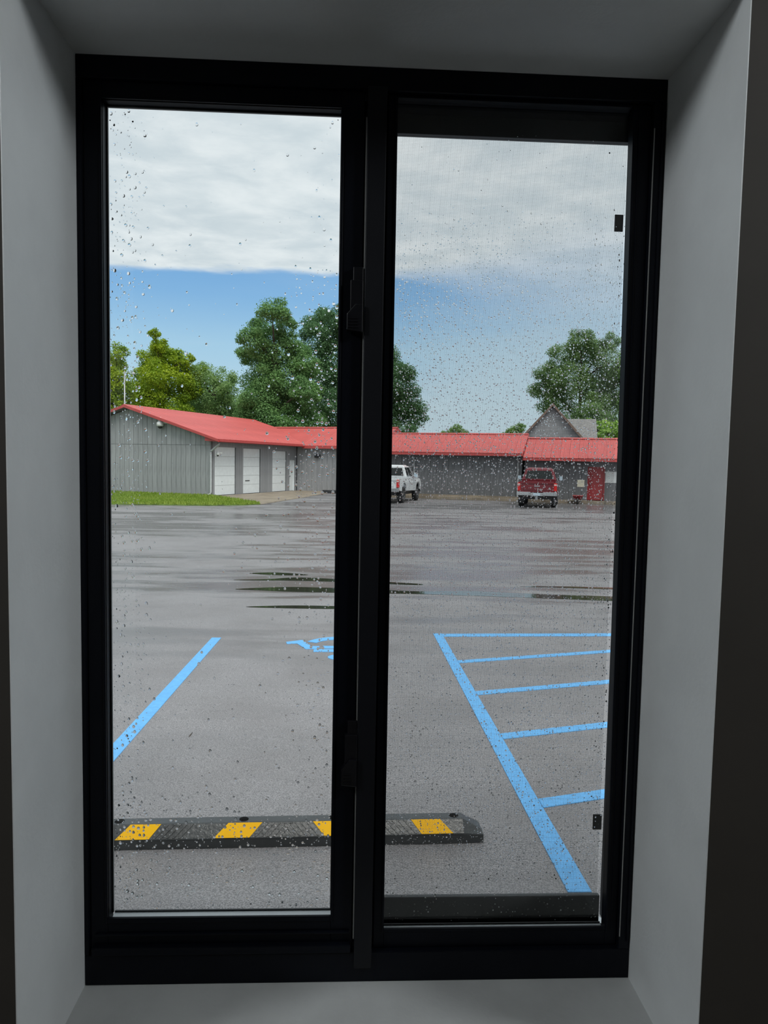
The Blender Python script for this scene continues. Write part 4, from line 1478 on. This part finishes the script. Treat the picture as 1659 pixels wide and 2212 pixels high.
# ------------------------------------------------------------------ trees
def tree(name, label, base, clumps, leafm, ls=0.24, dens=1.0, deep=1.6, group='trees beyond the buildings', seed=1, cat='tree'):
    g = np.random.default_rng(seed)
    bx, by = base
    root = empty(name, (bx, by, GZ))
    tag(root, label, cat, group)
    Vs = []
    cents = []
    for (x, z, r) in clumps:
        cy_ = g.uniform(-1, 1) * deep
        c = np.array([x - bx, cy_, z - GZ])
        cents.append((c, r))
        sub = [(c, r * 0.88)]
        for _ in range(9):                        # smaller lobes give the clump a broken outline
            d = g.standard_normal(3)
            d /= np.linalg.norm(d)
            sub.append((c + d * r * 0.80 * np.array([1, 1, 0.9]), r * g.uniform(0.28, 0.5)))
        for c2, r2 in sub:
            n = int(dens * 330 * r2 * r2 / (ls / 0.24) ** 2) + 14
            d = g.standard_normal((n, 3))
            d /= np.linalg.norm(d, axis=1)[:, None]
            rad = r2 * (0.35 + 0.65 * g.random(n) ** 0.45)
            rad *= 1 + 0.14 * g.standard_normal(n)
            p = c2 + d * rad[:, None] * np.array([1, 1, 0.82])
            nrm = d * 0.6 + np.array([0, 0, 0.55]) + 0.55 * g.standard_normal((n, 3))
            nrm /= np.linalg.norm(nrm, axis=1)[:, None]
            t = np.cross(nrm, g.standard_normal((n, 3)))
            t /= np.linalg.norm(t, axis=1)[:, None]
            b = np.cross(nrm, t)
            s = ls * (0.55 + 0.75 * g.random(n))[:, None]
            q = np.stack([p - t * s * 0.62, p - b * s * 0.36 - nrm * s * 0.08, p + t * s * 0.62, p + b * s * 0.36 - nrm * s * 0.08], 1)
            Vs.append(q)
    o = poly_mesh('foliage', np.concatenate(Vs), leafm, root)
    o['kind'] = 'stuff'
    # trunk and limbs
    top = max(z for _, z, _ in clumps) - GZ
    m = MB()
    m.tube([(0, 0, -0.1), (0.05, 0, top * 0.25), (-0.05, 0.1, top * 0.5), (0.0, 0.0, top * 0.86)], [top * 0.026, top * 0.02, top * 0.014, 0.04], 8)
    for c, r in cents:
        zst = max(0.15 * top, min(c[2] - 0.5 * abs(c[0]) - 0.6, 0.75 * top))
        st = Vector((0, 0, zst))
        mid = st.lerp(Vector(c), 0.5) + Vector((0, 0, 0.25))
        m.tube([st, mid, Vector(c)], [0.10, 0.07, 0.03], 6)
    m.build('trunk', M['bark'], root, smooth=True)


# crown clumps as (x, z, radius) in metres
tree('broadleaf_tree', 'tall dark green tree with layered crown left of the window post', (-6.6, 60),
     [(-6.7, 13.8, 1.35), (-7.9, 12.7, 1.2), (-5.8, 12.6, 1.1), (-8.3, 11.3, 1.25), (-9.1, 10.6, 0.9), (-6.5, 10.7, 1.6), (-7.3, 8.8, 2.0), (-5.4, 8.6, 1.9), (-7.9, 6.9, 1.8),
      (-4.8, 6.5, 1.8), (-6.3, 5.3, 1.9), (-8.5, 5.7, 1.5), (-8.3, 4.0, 1.6), (-5.5, 3.6, 1.8), (-6.6, 6.9, 1.6), (-6.9, 4.6, 1.8), (-4.0, 4.6, 1.7), (-7.2, 10.2, 1.3), (-4.7, 11.1, 1.1), (-4.1, 9.7, 1.3), (-3.9, 7.4, 1.4)], M['leaf_tall'], 0.14, 1.0, 1.6, seed=3)
tree('broadleaf_tree', 'widest and darkest tree, its crown passing behind the window post', (0.3, 65),
     [(-3.1, 14.4, 1.5), (-1.6, 14.4, 1.6), (-0.2, 13.2, 2.0), (-3.5, 12.2, 1.8), (-1.8, 11.0, 2.2), (1.5, 11.5, 2.4), (-3.0, 9.0, 2.2), (-0.5, 8.2, 2.6), (2.8, 9.9, 2.0),
      (4.1, 8.7, 1.8), (4.9, 7.1, 1.7), (3.3, 6.2, 2.1), (5.6, 5.7, 1.25), (-1.7, 6.1, 2.3), (0.8, 5.7, 2.1), (-4.2, 6.1, 1.8), (1.5, 3.6, 2.2), (4.2, 4.0, 1.8), (-3.0, 3.6, 2.0)],
     M['leaf_dark'], 0.14, 1.0, 2.0, seed=4)
k = 67.15 / 59.15


def sc(l, k):
    return [(CAM[0] + (x - CAM[0]) * k, CAM[2] + (z - CAM[2]) * k, r * k) for x, z, r in l]


tree('broadleaf_tree', 'yellow green bushy tree with a pointed top behind the garage ridge', (-17.6, 66),
     sc([(-15.7, 10.8, 0.8), (-15.6, 11.35, 0.5), (-15.3, 10.5, 0.7), (-14.6, 9.9, 0.8), (-12.9, 8.6, 0.9), (-13.2, 7.6, 1.2), (-16.3, 9.6, 1.3), (-15.0, 9.5, 1.3), (-16.8, 8.3, 1.4), (-15.4, 8.0, 1.6), (-13.9, 8.8, 0.9), (-14.1, 7.3, 1.5), (-13.4, 9.6, 0.6), (-16.1, 6.5, 1.6), (-17.2, 6.8, 1.0), (-14.6, 5.6, 1.6)], k),
     M['leaf_yellow'], 0.15, 0.9, 1.6, seed=5)
tree('broadleaf_tree', 'pale green tree at the far left beside the window frame', (-21.5, 66),
     sc([(-18.4, 9.6, 1.0), (-18.9, 8.4, 1.3), (-17.9, 7.7, 1.1), (-18.9, 7.0, 1.4), (-19.8, 8.7, 1.4), (-17.7, 6.3, 1.1), (-18.6, 5.9, 1.3), (-20.0, 6.6, 1.5)], 67.15 / 57.15),
     M['leaf_yellow'], 0.15, 0.75, 1.4, seed=6)
tree('broadleaf_tree', 'fine leaved rounded tree between the yellow green and the tall dark tree', (-13.0, 68),
     sc([(-12.5, 9.2, 1.0), (-11.3, 8.6, 1.2), (-13.3, 8.5, 1.3), (-12.1, 7.3, 1.6), (-10.5, 7.4, 1.0), (-13.7, 6.5, 1.5), (-10.9, 5.8, 1.4), (-9.9, 5.8, 1.0), (-12.9, 5.5, 1.4), (-11.8, 4.4, 1.6)], 69.15 / 63.15),
     M['leaf_fine'], 0.13, 0.62, 1.6, seed=7)
tree('broadleaf_tree', 'large green tree rising behind the grey house on the right', (23.0, 71),
     [(22.5, 14.1, 1.4), (21.1, 12.7, 1.6), (23.7, 13.0, 1.7), (19.9, 11.1, 1.5), (21.9, 10.2, 2.1), (19.3, 9.3, 1.3), (24.3, 9.8, 2.1), (25.6, 12.1, 1.9), (26.6, 9.4, 2.2), (20.9, 7.9, 1.8), (23.5, 7.1, 2.1),
      (26.3, 7.1, 2.1), (25.5, 14.0, 1.1), (28.4, 11.3, 2.0), (28.6, 8.0, 2.2), (22.0, 5.2, 2.0), (25.5, 4.6, 2.2)], M['leaf_right'], 0.14, 0.85, 2.0, seed=8)
tree('broadleaf_tree', 'wide mid green tree filling the gap low behind the left trees', (-15.5, 75),
     [(-24.0, 6.5, 2.0), (-21.0, 7.6, 2.0), (-18.0, 7.2, 2.0), (-15.5, 7.5, 2.0), (-12.8, 6.8, 2.0), (-10.2, 6.2, 1.8), (-19.5, 5.0, 2.2), (-16.5, 5.0, 2.2), (-13.0, 4.8, 2.2), (-10.5, 4.4, 2.0)], M['leaf_fine'], 0.19, 0.8, 1.2, seed=17)
tree('distant_tree', 'small distant tree above the long red roof, right of the dark tree', (13.2, 90), [(13.2, 5.8, 1.0), (14.1, 5.4, 0.8), (12.3, 5.3, 0.8), (13.2, 4.0, 1.3)], M['leaf_fine'], 0.13, 0.9, 0.6, seed=9)
tree('distant_tree', 'small distant tree above the red roof just left of the grey house', (19.4, 85), [(19.5, 5.5, 0.9), (20.3, 6.1, 0.8), (18.8, 5.1, 0.8), (19.6, 4.0, 1.3)], M['leaf_fine'], 0.13, 0.9, 0.6, seed=10)
tree('distant_tree', 'lowest distant treetop peeping over the long red roof', (11.7, 95), [(12.0, 5.4, 0.7), (11.4, 5.3, 0.6), (11.7, 4.2, 1.0)], M['leaf_fine'], 0.13, 0.9, 0.5, seed=12)
tree('tall_shrub', 'bright green shrub right of the grey house above the low red roof', (24.2, 67), [(23.1, 5.5, 0.9), (24.2, 5.3, 1.0), (25.2, 5.3, 0.9), (23.6, 4.2, 1.1), (24.8, 3.8, 1.2), (26.2, 4.9, 1.1), (24.2, 2.2, 1.4)],
     M['leaf_hedge'], 0.24, 0.9, 0.8, None, 13, 'shrub')
